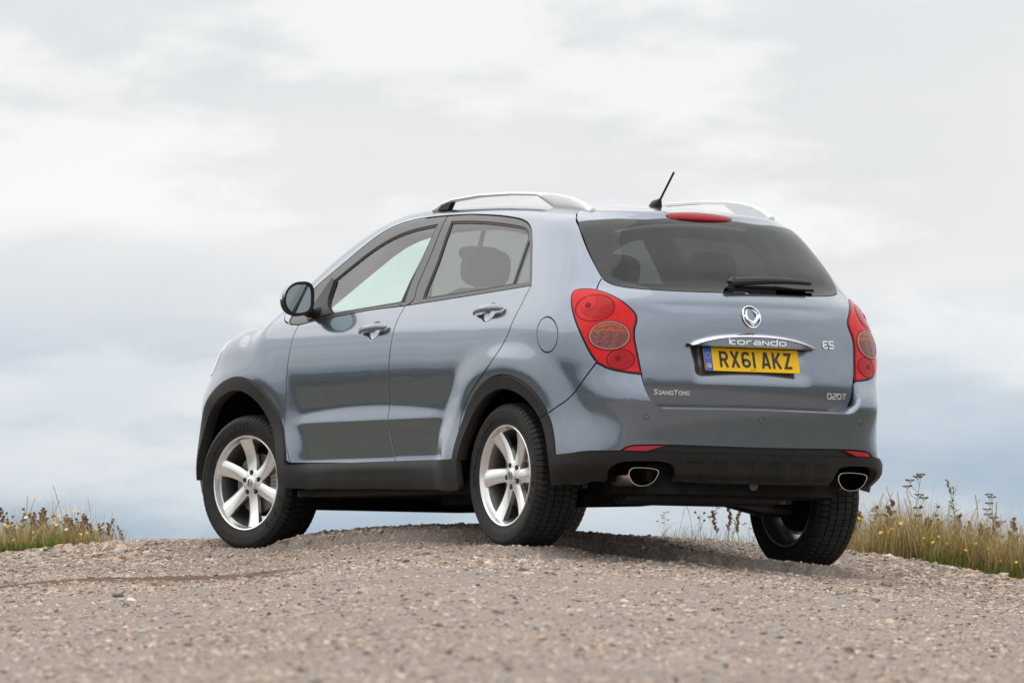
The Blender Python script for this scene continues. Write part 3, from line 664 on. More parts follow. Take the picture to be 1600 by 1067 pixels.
dA, sA = np.concatenate([d1, d2, d3]), np.concatenate([s1, s2, s3]); soilA = np.exp(-((dA-31.45+.10*sA)/.36)**2)*sst(-.65, -1.15, sA); keep = (grassy(dA, sA) < .45) & (rng.random(len(dA)) > 1.0*soilA); dA, sA = dA[keep], sA[keep]
rA = .0030+.0085*rng.random(len(dA))**2.8+.010*(rng.random(len(dA)) < .012)
loose = (sst(-1.2, -2.0, sA)*sst(33, 35, dA)+sst(1.6, 2.0, sA)*sst(32.5, 34, dA)); rA = rA*(1+.55*np.clip(loose, 0, 1))
scatter_stones('gravel', dA, sA, rA, 'loose pale limestone chippings scattered over the whole track')
# a few larger stones that stand out one by one
BIG = [(31.95, 1.762, 0.03, 'brown stone lying on the track right of the car'), (30.83, -1.571, 0.036, 'angular brown stone on the gravel below the front wheel'), (32.45, -2.366, 0.04, 'pale flat stone at the left edge of the track'), (29.66, 1.586, 0.018, 'tan pebble on the track below the right verge'), (21.46, 1.063, 0.020999999999999998, 'dark stone in the blurred foreground at bottom right'), (35.65, 0.953, 0.018199999999999997, 'dark stone on the rim behind the rear axle'), (29.36, -1.674, 0.020999999999999998, 'dark angular stone at left beside the track rut')]
for i, (d, s, r, lab) in enumerate(BIG):
    x, y = (float(v) for v in xy(d, s)); z = float(ground_z(np.array([d]), np.array([s]))[0])
    v = ICO_V.copy()
    # one subdivision, then knocked out of round
    mid = {}; V = [tuple(p) for p in v]; F2 = []
    def mp(a, b):
        k = (min(a, b), max(a, b))
        if k not in mid: m_ = (np.array(V[a])+np.array(V[b])); mid[k] = len(V); V.append(tuple(m_/np.linalg.norm(m_)))
        return mid[k]
    for a, b, c in ICO_F:
        ab, bc, ca = mp(a, b), mp(b, c), mp(c, a); F2 += [(a, ab, ca), (b, bc, ab), (c, ca, bc), (ab, bc, ca)]
    V = np.array(V); V *= (1+.42*(rng.random((len(V), 1))-.5)); V *= np.array([1.25, .9, .6])*r; V[:, 2] += .02*V[:, 0]
    dark = 'dark' in lab; c = np.array((.13, .12, .115) if dark else (.30, .22, .165) if ('brown' in lab or 'tan' in lab) else (.42, .38, .34))
    o = mesh_obj('stone', V, np.array(F2), smat, None, False, None, np.tile(np.array([*c, 1.]), (len(V), 1))); o.location = (x, y, z+r*.22); o.rotation_euler[2] = i*1.3
    tag(o, lab, 'stone', 'larger stones on the track')

# ---------------------------------------------------------------- the car: outer panels
car = empty('car', (0, 0, 0))
tag(car, 'blue-grey metallic five-door SUV with silver alloy wheels parked on the gravel crest', 'car')
G = OUT
def L(*parts, chart=WALL, step=.02): return loop2d(chart, parts, step)
def rev(k): return (G[k] if isinstance(k, str) else k)[::-1]
def ell(cx, cz, rx, rz, a0, a1, n=24):             # arch line on the body side, angles in degrees from +x
    t = np.radians(np.linspace(a0, a1, n)); return side_pt(cx+rx*np.cos(t), cz+rz*np.sin(t))
RO = (-1.343, .363, .454, .454); RI = (-1.347, .343, .407, .407)
FO = (1.380, .340, .560, .540); FI = (1.380, .312, .482, .500)
def mir(Pl):                                       # mirrored continuation across the centre line (chart coordinates)
    q = WALL.inv(np.array(Pl, float)); q = q[::-1].copy(); q[:, 0] = 2*WALL.uc-q[:, 0]; return q
def ang(p, e): return math.degrees(math.atan2((p[2]-e[1])/e[3], (p[0]-e[0])/e[2]))
a_seam = ang(G['qseam'][-1], RO); a_cl = ang(G['clad_top'][0], RO)
if a_cl < 0: a_cl += 360
# handles and the cups behind them
HF, HR = side_pt([-.020], [1.070])[0], side_pt([-1.115], [1.122])[0]
def cups(P):
    d = 0
    for h in (HF, HR):
        r = np.hypot((P[:, 0]-h[0]-.005)/.062, (P[:, 2]-h[2])/.050); d = d-.020*(1-sst(.25, 1.05, r))
    return d
fd, fdr = both('front_door', L(G['bt_f'], G['bs'], rev('db_f'), rev('fs')), 'paint', car, disp=cups, fine=[(HF[0]-.09, HF[0]+.09, HF[2]-.08, HF[2]+.08, .008), (-.21, .80, .60, .74, .011)], gap=.0042, flange=.005)
rd, rdr = both('rear_door', L(G['bt_r'], G['rs'], rev('db_r'), rev('bs')), 'paint', car, disp=cups, fine=[(HR[0]-.09, HR[0]+.09, HR[2]-.08, HR[2]+.08, .008), (-.86, -.25, .60, .74, .011)], gap=.0042, flange=.005)
# body side: windscreen pillar, cantrail, rear pillar and rear wing in one pressing
ditch = top_pt([-1.385, -1.2, -.9, -.4, 0, .3, .55, .8, 1.0, 1.15], [.500, .525, .540, .548, .552, .560, .580, .615, .650, .680])
a_pil = np.array([ditch[-1], top_pt([1.10], [.745])[0], side_pt([1.0], [1.16])[0], G['dlo_f'][0]])
low_q = np.array([G['rs'][-1], side_pt([-.885], [.425])[0], side_pt([-.893], [.44])[0]])
ra_side = ell(*RO, 10, a_seam, 36)
body_loop = L(G['dlo_f'], G['dlo_r'], G['rs'], low_q, ra_side, rev('qseam'), G['light_out'], rev('gate_l2'), rev('gate_l'), ditch, a_pil)
flap_h = clean(catmull(WALL.inv(np.array(G['flap'])), .01, True))
bs_l, bs_r = both('body_side', body_loop, 'paint', car, holes=[flap_h], step=.022, gap=.0035, flange=.006)
both('fuel_flap', flap_h, 'paint', parents=(bs_l, bs_r), step=.02, gap=.003)
# doors' window frames and glass
ff_h = L(G['fglass'], G['fglass_b'], G['fglass_c'], G['fglass_d'], step=.015)
rf_h = L(G['rglass'], G['rglass_b'], G['rglass_c'], G['rglass_d'], step=.015)
q_h = L(G['qglass'], G['qglass_b'], G['qglass_c'], step=.015)
both('door_frame', L(G['dlo_f'], G['bpil'], rev('bt_f'), step=.015), 'frame_trim', parents=(fd, fdr), holes=[ff_h], step=.03, off=-.004, gap=.0055, flange=.022)
both('door_frame', L(G['dlo_r'], rev('bt_r'), rev('bpil'), step=.015), 'frame_trim', parents=(rd, rdr), holes=[rf_h, q_h], step=.03, off=-.004, gap=.0055, flange=.022)
both('window', ff_h, 'glass_green', parents=(fd, fdr), step=.05, off=-.012, gap=-.004, flange=0)
both('window', rf_h, 'glass_privacy', parents=(rd, rdr), step=.05, off=-.012, gap=-.004, flange=0)
both('quarter_window', q_h, 'glass_privacy', parents=(rd, rdr), step=.05, off=-.010, gap=-.003, flange=0)
for k, pr in (('ff', (fd, fdr)), ('rf', (rd, rdr))):   # rubber channel round the glass
    h = ff_h if k == 'ff' else rf_h
    hh = h if area(h) > 0 else h[::-1]
    both('window_seal', inset(hh, -.003), 'rubber_trim', parents=pr, holes=[inset(hh, .008)], step=.05, off=-.008, gap=0, flange=.004)
# front wing, bonnet, bumper, lamp
hood_edge = top_pt([1.19, 1.30, 1.45, 1.60, 1.72], [.720, .728, .730, .722, .705])
lamp_top = top_pt([1.72, 1.85, 1.97, 2.06], [.705, .66, .58, .47])
lamp_in = np.array([lamp_top[-1], shoot(np.array([[1.2, .48, .93]]), np.array([[1., 0, 0]]))[0], shoot(np.array([[1.2, .50, .885]]), np.array([[1., 0, 0]]))[0]])
lamp_low = np.array([lamp_in[-1], shoot(np.array([[1.45, .25, .885]]), np.array([[.80, .60, 0]]))[0], side_pt([1.79], [.905])[0]])
lamp_out = np.array([side_pt([1.79], [.905])[0], side_pt([1.72], [.98])[0], side_pt([1.69], [1.03])[0], hood_edge[-1]])
bump_seam = np.array([side_pt([1.79], [.905])[0], side_pt([1.74], [.86])[0], side_pt([1.69], [.80])[0]])
a_fb = ang(bump_seam[-1], FO)
farc = ell(*FO, a_fb, 168)
a_end = farc[-1]
fen = L(G['fs'], np.array([G['fs'][-1], a_end]), farc[::-1], rev(bump_seam), lamp_out, hood_edge[::-1], np.array([hood_edge[0], a_pil[1], a_pil[2], a_pil[3]]), np.array([a_pil[3], G['fs'][0]]), chart=NOSE)
both('front_wing', fen, 'paint', car, chart=NOSE, step=.022, gap=.0035, flange=.006)
def mirn(q):
    q = q[::-1].copy(); q[:, 0] = 2*NOSE.uc-q[:, 0]; return q
lampl = L(lamp_top, lamp_in, lamp_low, lamp_out, chart=NOSE)
both('headlight', lampl, 'headlamp', car, chart=NOSE, step=.03, gap=.003, off=.002)
hood_front = top_pt([2.06, 2.085, 2.095, 2.10], [.47, .35, .2, .0]); hood_front[0] = lamp_top[-1]
cowl = top_pt([1.19, 1.215, 1.235], [.72, .40, 0.])
hl = np.concatenate([catmull(TOP.inv(a), .03) for a in (cowl[::-1], hood_edge, lamp_top, hood_front)])
hl = clean(np.concatenate([hl, (hl[::-1]*np.array([1, -1]))]))
panel('bonnet', hl, 'paint', car, chart=TOP, step=.035, gap=.003)
bot = np.concatenate([catmull(NOSE.inv(a), .03) for a in (hood_front[::-1], lamp_in, lamp_low, bump_seam)])
arcd = ell(*FO, a_fb, 8)[:, :]
bl = np.concatenate([bot, catmull(NOSE.inv(arcd), .03), NOSE.inv(np.array([side_pt([1.93], [.30])[0]])), NOSE.inv(shoot(np.array([[1.3, .3, .26], [1.3, .0, .26]]), np.array([[1., 0, 0]]*2)))])
bl = clean(np.concatenate([bl, mirn(bl)]))
fbm = panel('front_bumper', bl, 'paint', car, chart=NOSE, step=.035, gap=.003)
gq = NOSE.inv(shoot(np.array([[1.2, .0, .90], [1.2, .30, .90], [1.2, .40, .86], [1.2, .30, .78], [1.2, .0, .76]]), np.array([[1., 0, 0]]*5)))
panel('radiator_grille', clean(np.concatenate([gq, mirn(gq)])), 'cladding', fbm, chart=NOSE, step=.05, off=.004, gap=0)
# tail: bumper, cladding strip, lamps, gate, window, spoiler
half = lambda *parts: np.concatenate([catmull(WALL.inv(np.array(p, float)), .02) for p in parts])
def mirw(q):
    q = q[::-1].copy(); q[:, 0] = 2*WALL.uc-q[:, 0]; return q
def to_c(p, gate=False):                           # continue a line to the centre plane at constant height
    z = p[-1][2]; y = np.linspace(p[-1][1], 0, 6)[1:]; return np.concatenate([np.array(p), rear_pt(y, z, gate)])
def cut0(P): P = np.array(P); return P[P[:, 1] > .02]
gbot = to_c(cut0(G['gate_bot'])); gtop = to_c(cut0(G['grille_top'])); ct2 = to_c(cut0(G['clad_top2'])); wbot = to_c(cut0(G['win_bot']), True); wtop = to_c(cut0(G['win_top']), True)
arc_b = ell(*RO, a_seam, a_cl, 10)
hb = half(gbot[::-1], rev('gate_l3'), G['light_bot'], G['qseam'], arc_b, G['clad_top'], gtop)
rb = panel('rear_bumper', clean(np.concatenate([hb, mirw(hb)])), 'paint', car, step=.022, gap=.003, flange=.085)
# moulded lower bumper
arc_in = ell(*RI, ang(G['qseam'][-1], RI)-2, 187, 16)
zn = .405
corner = np.array([arc_in[-1], side_pt([-1.795], [.290])[0], side_pt([-1.85], [.281])[0], side_pt([-1.92], [.288])[0], rear_pt([.795], [.300], False)[0], rear_pt([.745], [.302], False)[0]])
notch = np.array([rear_pt([.742], [.31], False)[0], rear_pt([.735], [.36], False)[0], rear_pt([.70], [zn-.008], False)[0], rear_pt([.66], [zn], False)[0], rear_pt([.50], [zn], False)[0], rear_pt([.455], [zn-.012], False)[0], rear_pt([.435], [.36], False)[0], rear_pt([.43], [.315], False)[0]])
belly = rear_pt([.43, .3, .15, 0], [.312, .308, .306, .306], False)
hc = half(ct2[::-1], rev('clad_top'), arc_b[::-1], np.array([G['qseam'][-1], arc_in[0]]), arc_in, corner, notch, belly)
def ribs(P):
    y, z = P[:, 1], P[:, 2]; d = np.zeros(len(P))
    for k in range(6):
        y0 = .345-.138*k; r = np.maximum(np.abs(y-y0)/.042, np.abs(z-.365)/.045); d -= .008*(1-sst(.70, 1.08, r))
    d += .010*sst(.437, .425, z)*sst(.0, .1, .9-np.abs(y))
    return d-.035*sst(.36, .30, z)*(np.abs(y) < .45)-.055*sst(.40, .27, z)*sst(.62, .74, np.abs(y))*sst(-1.74, -1.84, P[:, 0])
clad = panel('bumper_cladding', clean(np.concatenate([hc, mirw(hc)])), 'cladding', car, step=.022, gap=.001, off=.006, flange=.04, disp=ribs, fine=[(WALL.uc-.44, WALL.uc+.44, .31, .43, .011)])
# dark mesh strip between, with a red reflector at each end
st2 = clean(np.concatenate([half(gtop), mirw(half(gtop)), (lambda q: np.concatenate([q, mirw(q)]))(half(ct2))[::-1]]))
panel('bumper_mesh', st2, 'rubber_trim', clad, step=.03, gap=0, off=-.022, flange=0)
def rs_cut(a, y0):
    a = np.array(a); return a[a[:, 1] > y0]
rt = rs_cut(gtop, .467); rl = rs_cut(ct2, .467)
ref = clean(half(rt, np.array([rt[-1], rl[-1]]), rl[::-1]))
both('reflector', ref, 'reflector_red', parents=(clad, clad), step=.03, gap=.004, off=-.006, flange=.01)
# gate skin: hollow for the number plate
def plate_hollow(P):
    y, z = np.abs(P[:, 1]), P[:, 2]
    m = sst(.352, .272, y+.05*np.clip(.95-z, 0, .2))*sst(.765, .85, z)*sst(.975, .966, z)
    return -(.027+.010*sst(.86, .95, z))*m
g3 = np.array(G['gate_l3']); k3 = 1-sst(.66, .80, g3[:, 2]); g3 = g3+np.stack([0*k3, .022*k3, -.016*k3*sst(.70, .66, g3[:, 2])], 1); gb2 = gbot-np.array([0, 0, .016]); gb2[0] = g3[-1]
tg_h = half(rev(wbot), G['gate_l2'], G['light_in'], g3, gb2)
gate = panel('tailgate', clean(np.concatenate([tg_h, mirw(tg_h)])), 'paint', car, gate=True, step=.02, gap=.003, disp=plate_hollow, fine=[(WALL.uc-.38, WALL.uc+.38, .75, 1.0, .009)], flange=.016)
seam_c = top_pt([-1.385, -1.415, -1.44, -1.455, -1.462], [.500, .38, .25, .12, 0])
gl_top = np.array([p for p in G['gate_l'] if p[2] > 1.553])
win_h = half(rev(wtop), G['win_l'], wbot)
panel('rear_window', clean(np.concatenate([win_h, mirw(win_h)])), 'glass_rear', gate, gate=True, step=.03, gap=.002, off=.001, flange=.006)
sp_h = half(seam_c[::-1], gl_top, np.array([gl_top[-1], wtop[0]]), wtop)
def lip(P): return .008*np.exp(-((P[:, 2]-1.595)/.014)**2)*sst(.60, .5, np.abs(P[:, 1]))
panel('spoiler', clean(np.concatenate([sp_h, mirw(sp_h)])), 'paint', gate, gate=True, step=.02, gap=.003, disp=lip, flange=.016)
# roof and windscreen
rp = np.concatenate([ditch[:6], top_pt([.37, .43, .45], [.40, .2, 0])]); sc = seam_c
rl_ = np.concatenate([catmull(TOP.inv(a), .03) for a in (sc[::-1], ditch[:6], np.concatenate([ditch[5:6], top_pt([.38, .43, .445], [.40, .2, 0])]))])
rmir = lambda q: (q[::-1]*np.array([1, -1]))
panel('roof', clean(np.concatenate([rl_, rmir(rl_)])), 'paint', car, chart=TOP, step=.04, gap=.003)
wsl = np.concatenate([catmull(TOP.inv(a), .03) for a in (np.concatenate([top_pt([.445, .43, .38], [0, .2, .40]), ditch[5:6]]), ditch[5:], cowl)])
panel('windscreen', clean(np.concatenate([wsl, rmir(wsl)])), 'glass_screen', car, chart=TOP, step=.05, gap=.003, off=-.003, flange=0)
# tail lamps
lo_l = L(G['light_in'], G['light_bot'], G['light_out'], step=.012); lo_l = lo_l if area(lo_l) > 0 else lo_l[::-1]
tl, tr = both('tail_light', lo_l, 'lens_edge', car, step=.02, gap=.002, off=.003, flange=.02)
both('lens', inset(lo_l, .008), 'lens_red', parents=(tl, tr), step=.015, gap=0, off=.006, flange=.004)
# wheel-arch and sill mouldings
ra = clean(loop2d(WALL, [ell(*RO, 8.5, a_seam, 36), np.array([G['qseam'][-1], arc_in[0]]), ell(*RI, ang(G['qseam'][-1], RI)-2, 11, 36)], .02))
both('arch_cladding', ra, 'cladding', car, step=.025, gap=.002, off=.009, flange=.055)
fa_o = ell(*FO, 8, 171.5, 40); fa_i = ell(*FI, 6, 174, 40)
fa = clean(loop2d(NOSE, [fa_o, np.array([fa_o[-1], fa_i[-1]]), fa_i[::-1], np.array([fa_i[0], fa_o[0]])], .02))
both('arch_cladding', fa, 'cladding', car, chart=NOSE, step=.025, gap=.001, off=.009, flange=.055)
sb_pts = side_pt([.905, .89, .82, .45, -.1, -.6, -.93, -.945], [.415, .345, .318, .308, .300, .290, .284, .30])
st_pts = side_pt([-.941, -.90, -.86, -.5, 0, .5, .80, .905], [.425, .432, .4295, .4295, .4295, .4295, .4295, .425])
both('sill_cladding', L(sb_pts, st_pts), 'cladding', car, step=.03, gap=.002, off=.010, flange=.03)

# black backing sheet added so the shut lines read dark; wheel housings and floor
def inner_shell():
    mb = MB()
    us = np.concatenate([np.arange(1.75, -1.45, -.05), np.linspace(-1.45, WALL.uc, 26)]); ws = np.arange(.30, 1.13, .04)
    U, W = np.meshgrid(us, ws); O, D = WALL.ray(U, W); P = shoot(O, D, True); P = P-body_n(P, True)*.050
    x, z = P[..., 0], P[..., 2]
    bad = (np.hypot(x+1.34, z-.35) < .46) | (np.hypot((x-1.38)/.56, (z-.33)/.55) < 1.0)
    for sgn in (1, -1):
        V = P.copy(); V[..., 1] *= sgn; V = V.reshape(-1, 3); F = []; m = len(us)
        for i in range(len(ws)-1):
            for j in range(m-1):
                if not (bad[i, j] or bad[i+1, j] or bad[i, j+1] or bad[i+1, j+1]): F.append((i*m+j, i*m+j+1, (i+1)*m+j+1, (i+1)*m+j))
        mb.add(V, F)
    return mb
inner_shell().build('dark_backing', 'black_void', car)
def liner(cx, cz, rx, rz, y0, y1, a0=-4):
    mb = MB(); t = np.radians(np.linspace(a0, 184, 40)); V = []
    yb = np.minimum(abs(y1), side_pt(cx+rx*np.cos(t), cz+rz*np.sin(t))[:, 1]-.03)*(1 if y1 > 0 else -1)
    for a, yy in zip(t, yb): V += [(cx+rx*math.cos(a), y0, cz+rz*math.sin(a)), (cx+rx*math.cos(a), yy, cz+rz*math.sin(a))]
    F = [(2*i, 2*i+1, 2*i+3, 2*i+2) for i in range(len(t)-1)]
    V.append((cx, y0, cz)); F += [(2*i, 2*i+2, len(V)-1) for i in range(len(t)-1)]
    return mb.add(V, F)
for sg in (1, -1):
    liner(-1.345, .36, .452, .452, sg*.56, sg*.895).build('wheel_liner', 'black_void', car)
    liner(1.38, .335, .550, .535, sg*.52, sg*.885, 22).build('wheel_liner', 'black_void', car)
ub = MB()
ub.box((-.05, 0, .315), (1.80, 1.66, .09)).box((1.55, 0, .32), (1.1, 1.0, .12)).box((-1.55, 0, .33), (.95, 1.05, .14))
ub.box((-.45, .25, .262), (.75, .55, .07)).box((.35, -.25, .268), (.8, .35, .06)).box((1.35, 0, .255), (.35, .95, .07)).box((-1.30, 0, .262), (.22, 1.0, .08))
ub.box((-1.78, .0, .30), (.34, .95, .10))
under = ub.build('underbody', 'underbody', car, smooth=False)
pipe = MB(); pipe.tube([(1.1, -.12, .27), (.2, -.10, .25), (-.8, -.16, .25), (-1.25, -.2, .27), (-1.6, -.25, .30)], .028, 10)
pipe.tube([(-1.60, -.42, .30), (-1.60, .42, .30)], [.085]*2, 14)
pipe.build('exhaust_pipe', 'steel_dark', under)
for sg, dz in ((1, 0), (-1, -.06)):
    sus = MB()
    sus.tube([(-1.30, sg*.25, .275), (-1.31, sg*.52, .262+dz*.6), (-1.325, sg*.70, .27+dz)], [.035, .045, .04], 10)
    sus.tube([(-1.20, sg*.55, .55), (-1.26, sg*.60, .30+dz)], .03, 8); sus.tube([(-1.55, sg*.30, .30), (-1.40, sg*.70, .31+dz)], .022, 8)
    sus.tube([(-1.47, sg*.56, .50), (-1.44, sg*.58, .30+dz)], .05, 12)
    sus.build('suspension', 'steel_dark', under)
tow = MB(); tow.tube([(-1.98, -.02, .315), (-2.09, -.02, .305)], .024, 12); 
tow.build('towing_eye', 'steel_dark', under)
# ---------------------------------------------------------------- wheels
def tyre_mesh():
    R = .345
    half = [(.236, .098), (.243, .106), (.255, .1085), (.262, .1125), (.285, .1165), (.302, .1165), (.3035, .1180), (.3135, .1165), (.3145, .1145), (.324, .108), (.3335, .100), (.3385, .092)]
    tread = []
    for y0, y1 in ((.092, .066), (.060, .026), (.020, -.020), (-.026, -.060), (-.066, -.092)):
        for y in (y0, (y0+y1)/2, y1): tread.append((R-.0065*(abs(y)/.092)**2.5, y, 0))
        if y1 > -.09: tread += [(R-.009, y1-.0008, 1), (R-.009, y1-.0052, 1)]
    prof = [(r, y, 2) for r, y in half]+tread+[(r, -y, 2) for r, y in half[::-1]]
    N = 432; m = len(prof); pr = np.array([(a, b) for a, b, _ in prof]); kind = np.array([c for *_, c in prof])
    V = np.empty((N, m, 3))
    for k in range(N):
        a = 2*math.pi*k/N; r = pr[:, 0].copy(); y = pr[:, 1]
        sip = (k % 6 == 0); sip2 = (k % 3 == 0)
        sh = (np.abs(y) > .062) & (kind != 1) & (r > .318)
        if sip: r = r-np.where(sh, .006, 0)
        ctr = (np.abs(y) < .062) & (kind == 0)
        if (k % 6 == 3): r = r-np.where(ctr, .0045, 0)
        # buttress ribs on the sidewall
        if k % 4 == 0: r = r; 
        V[k] = np.stack([r*math.cos(a), y+np.sign(y)*np.where((pr[:, 0] > .262) & (pr[:, 0] < .302) & (k % 24 < 2), .0012, 0), r*math.sin(a)], -1)
    idx = np.arange(N*m).reshape(N, m); nx = np.roll(idx, -1, 0)
    F = np.stack([idx[:, :-1], idx[:, 1:], nx[:, 1:], nx[:, :-1]], -1).reshape(-1, 4)
    return V.reshape(-1, 3), F[:, ::-1]
def spoke_mb(rot):
    mb = MB(); nr, nc = 12, 7
    rs = np.linspace(.036, .2225, nr); V = []
    for i, r in enumerate(rs):
        t = (r-.036)/(.2225-.036)
        hw = .0265+.004*math.cos(t*3.2)+.022*t**1.5
        sk = .055*t*t-.02*t                                            # sweep of the centre line
        yf = .066+.024*t+.012*math.sin(t*math.pi)*-1
        for j in range(nc):
            c = 2*j/(nc-1)-1
            w = c*hw
            ca = sk*.5+w
            drop = .006*abs(c)**3+(.010*t if c < -.3 else 0)*max(0, -c-.3)
            V.append((ca, yf-drop, r))
    n0 = len(V)
    for i, r in enumerate(rs):
        t = (r-.036)/(.2225-.036); hw = .0265+.004*math.cos(t*3.2)+.022*t**1.5; sk = .055*t*t-.02*t
        for c in (-1, 1): V.append((sk*.5+c*hw*.78, .066+.024*t-.045, r))
    F = []
    for i in range(nr-1):
        for j in range(nc-1): F.append((i*nc+j, i*nc+j+1, (i+1)*nc+j+1, (i+1)*nc+j))
        F.append((n0+2*i, i*nc, (i+1)*nc, n0+2*i+2)); F.append((i*nc+nc-1, n0+2*i+1, n0+2*i+3, (i+1)*nc+nc-1))
        F.append((n0+2*i+1, n0+2*i, n0+2*i+2, n0+2*i+3))
    V = np.array(V); ca, sa = math.cos(rot), math.sin(rot)
    x, z = V[:, 0]*ca+V[:, 2]*sa, -V[:, 0]*sa+V[:, 2]*ca
    return mb.add(np.stack([x, V[:, 1], z], 1), F)
def make_wheel():
    w = empty('wheel', (0, 0, 0), car)
    V, F = tyre_mesh(); ty = mesh_obj('tyre', V, F, 'tyre_rubber', w); sharp(ty, 28)
    # raised maker's lettering on the sidewall
    for txt, a0, sp in (('KUMHO', 215, .040), ('SOLUS', 80, .034), ('KUMHO', 35, .040)):
        mbt = MB()
        for i, ch in enumerate(txt):
            tv, tf = text_mesh(ch, .040, .0012, .0012)
            if not len(tv): continue
            a = math.radians(a0)-(i-2)*sp/.283*(1 if a0 < 180 else -1)
            up = np.array([math.cos(a), 0, math.sin(a)]); rt = np.array([math.sin(a), 0, -math.cos(a)])
            if a0 > 180: up, rt = -up, -rt
            c = np.array([math.cos(a), 0, math.sin(a)])*.2825+np.array([0, .1172, 0])
            mbt.add([c-rt*v[0]*1.0*-1*-1+up*v[1]+np.array([0, v[2], 0]) for v in tv*np.array([-1, 1, 1])*np.array([-1, 1, 1])], tf)
        tag(mbt.build('tyre_lettering', 'tyre_rubber', w, smooth=False), kind='stuff')
    rim = MB()
    rim.lathe([(.2335, .090), (.2400, .1045), (.2375, .1075), (.2310, .1050), (.2275, .098), (.2240, .082), (.2185, .074)], 96)
    rm_ = rim.build('rim', 'alloy', w)
    bar = MB(); bar.lathe([(.2185, .074), (.2120, .055), (.2040, .020), (.2040, -.060), (.2150, -.085), (.2300, -.1035), (.2390, -.104), (.2335, -.090)], 96); bar.build('rim_barrel', 'alloy_dark', rm_)  # barrel alloy darkened to stand for the shade behind the spokes
    for k in range(6):
        s = spoke_mb(k*math.pi/3+math.radians(3)).build('spoke', 'alloy', w, ang=50)
    hub = MB(); hub.lathe([(.0, .030), (.068, .030), (.075, .046), (.071, .060), (.056, .0655), (.036, .066)], 48); hub.build('hub', 'alloy', w)
    cap = MB(); cap.lathe([(.0365, .062), (.0355, .0715), (.031, .0745), (.0, .0765)], 36); cp = cap.build('centre_cap', 'alloy', w)
    em = MB(); t = np.linspace(0, 2*math.pi, 25)
    em.tube([(.016*math.cos(a), .0772, .020*math.sin(a)) for a in t], .0016, 5, cap=False); em.tube([(.008*math.cos(a), .0775, .009*math.sin(a)+.002) for a in t], .0022, 5, cap=False)
    em.build('cap_emblem', 'alloy_dark', cp)
    for k in range(5):
        a = 2*math.pi*k/5+.32; n = MB(); n.lathe([(.0, .0663), (.0115, .0663), (.0125, .0675)], 14, c=(.0535*math.cos(a), 0, .0535*math.sin(a))); n.build('lug_hole_shade', 'black_void', w)  # flat black disc painted for the dark of each lug hole
        n2 = MB(); n2.lathe([(.0, .0705), (.006, .0705), (.0075, .0668)], 6, c=(.0535*math.cos(a), 0, .0535*math.sin(a))); n2.build('lug_nut', 'steel_dark', w, smooth=False)
    br = MB(); br.lathe([(.03, .03), (.085, .034), (.09, .020), (.152, .020), (.152, -.004), (.06, -.004), (.0, -.02)], 48); br.build('brake_disc', 'brake_steel', w)
    ca = MB()
    for i in range(7):
        a = math.radians(150+i*8.5); ca.box((.148*math.cos(a), .006, .148*math.sin(a)), (.030, .075, .058), [[math.sin(a), 0, math.cos(a)], [0, 1, 0], [-math.cos(a), 0, math.sin(a)]])
    ca.build('brake_caliper', 'brake_steel', w, smooth=False)
    bk = MB(); bk.lathe([(.0, -.05), (.16, -.05), (.165, -.02)], 32); bk.build('brake_shield', 'underbody', w)
    return w
def copy_tree(o, parent=None):
    c = o.copy(); COL.objects.link(c); c.parent = parent
    for ch in list(o.children): copy_tree(ch, c)
    return c
wh = make_wheel(); STEER = math.radians(14.6)
spots = [((-1.325, .779, .345), 0, 0), ((1.325, .785, .345), STEER, 0), ((-1.325, -.779, .272), math.pi, 0), ((1.325, -.785, .37), math.pi+STEER, 0)]
wheels = [wh]+[copy_tree(wh, car) for _ in range(3)]
for w, (loc, rz, _) in zip(wheels, spots):
    w.location = loc; w.rotation_mode = 'ZYX'; w.rotation_euler = (0, 0, rz)
wheels[1].rotation_euler[1] = math.radians(2); wheels[0].rotation_euler[1] = math.radians(26); wheels[2].rotation_euler[1] = 1.1
# ---------------------------------------------------------------- small exterior parts
def frame_at(P, gate=False):
    n = body_n(np.array([P]), gate)[0]; return n
def handle(h, parent, sg=1):
    mb = MB(); n = frame_at(h); Ls = np.linspace(-1, 1, 17); Lh = .128
    sec = [(math.cos(a), math.sin(a)) for a in np.linspace(0, 2*math.pi, 14, endpoint=False)]
    V = []
    for s in Ls:
        x = h[0]+s*Lh; base = side_pt([x], [h[2]+.010*s*-1])[0]
        o = .010+.030*(1-abs(s)**2.6); rz = .019*(1-.55*abs(s)**6)*(1 if s < .1 else 1-.18*s); ry = .0125*(1-.4*abs(s)**6)
        if abs(s) > .98: rz *= .55; ry *= .6
        c = base+n*o
        for a, b in sec:
            up = np.array([0, 0, 1.])-n*n[2]; up /= np.linalg.norm(up)
            V.append(c+up*a*rz+n*b*ry)
    m = len(sec); F = []
    for i in range(len(Ls)-1):
        for k in range(m): F.append((i*m+k, i*m+(k+1) % m, (i+1)*m+(k+1) % m, (i+1)*m+k))
    F += [tuple(range(m)), tuple((len(Ls)-1)*m+k for k in range(m))]
    mb.add(V, F); V = np.array(mb.V)
    if sg < 0: V[:, 1] *= -1
    m2 = MB(); m2.add(V, F); return m2.build('door_handle', 'paint', parent)
for h, (a, b) in ((HF, (fd, fdr)), (HR, (rd, rdr))): handle(h, a, 1); handle(h, b, -1)
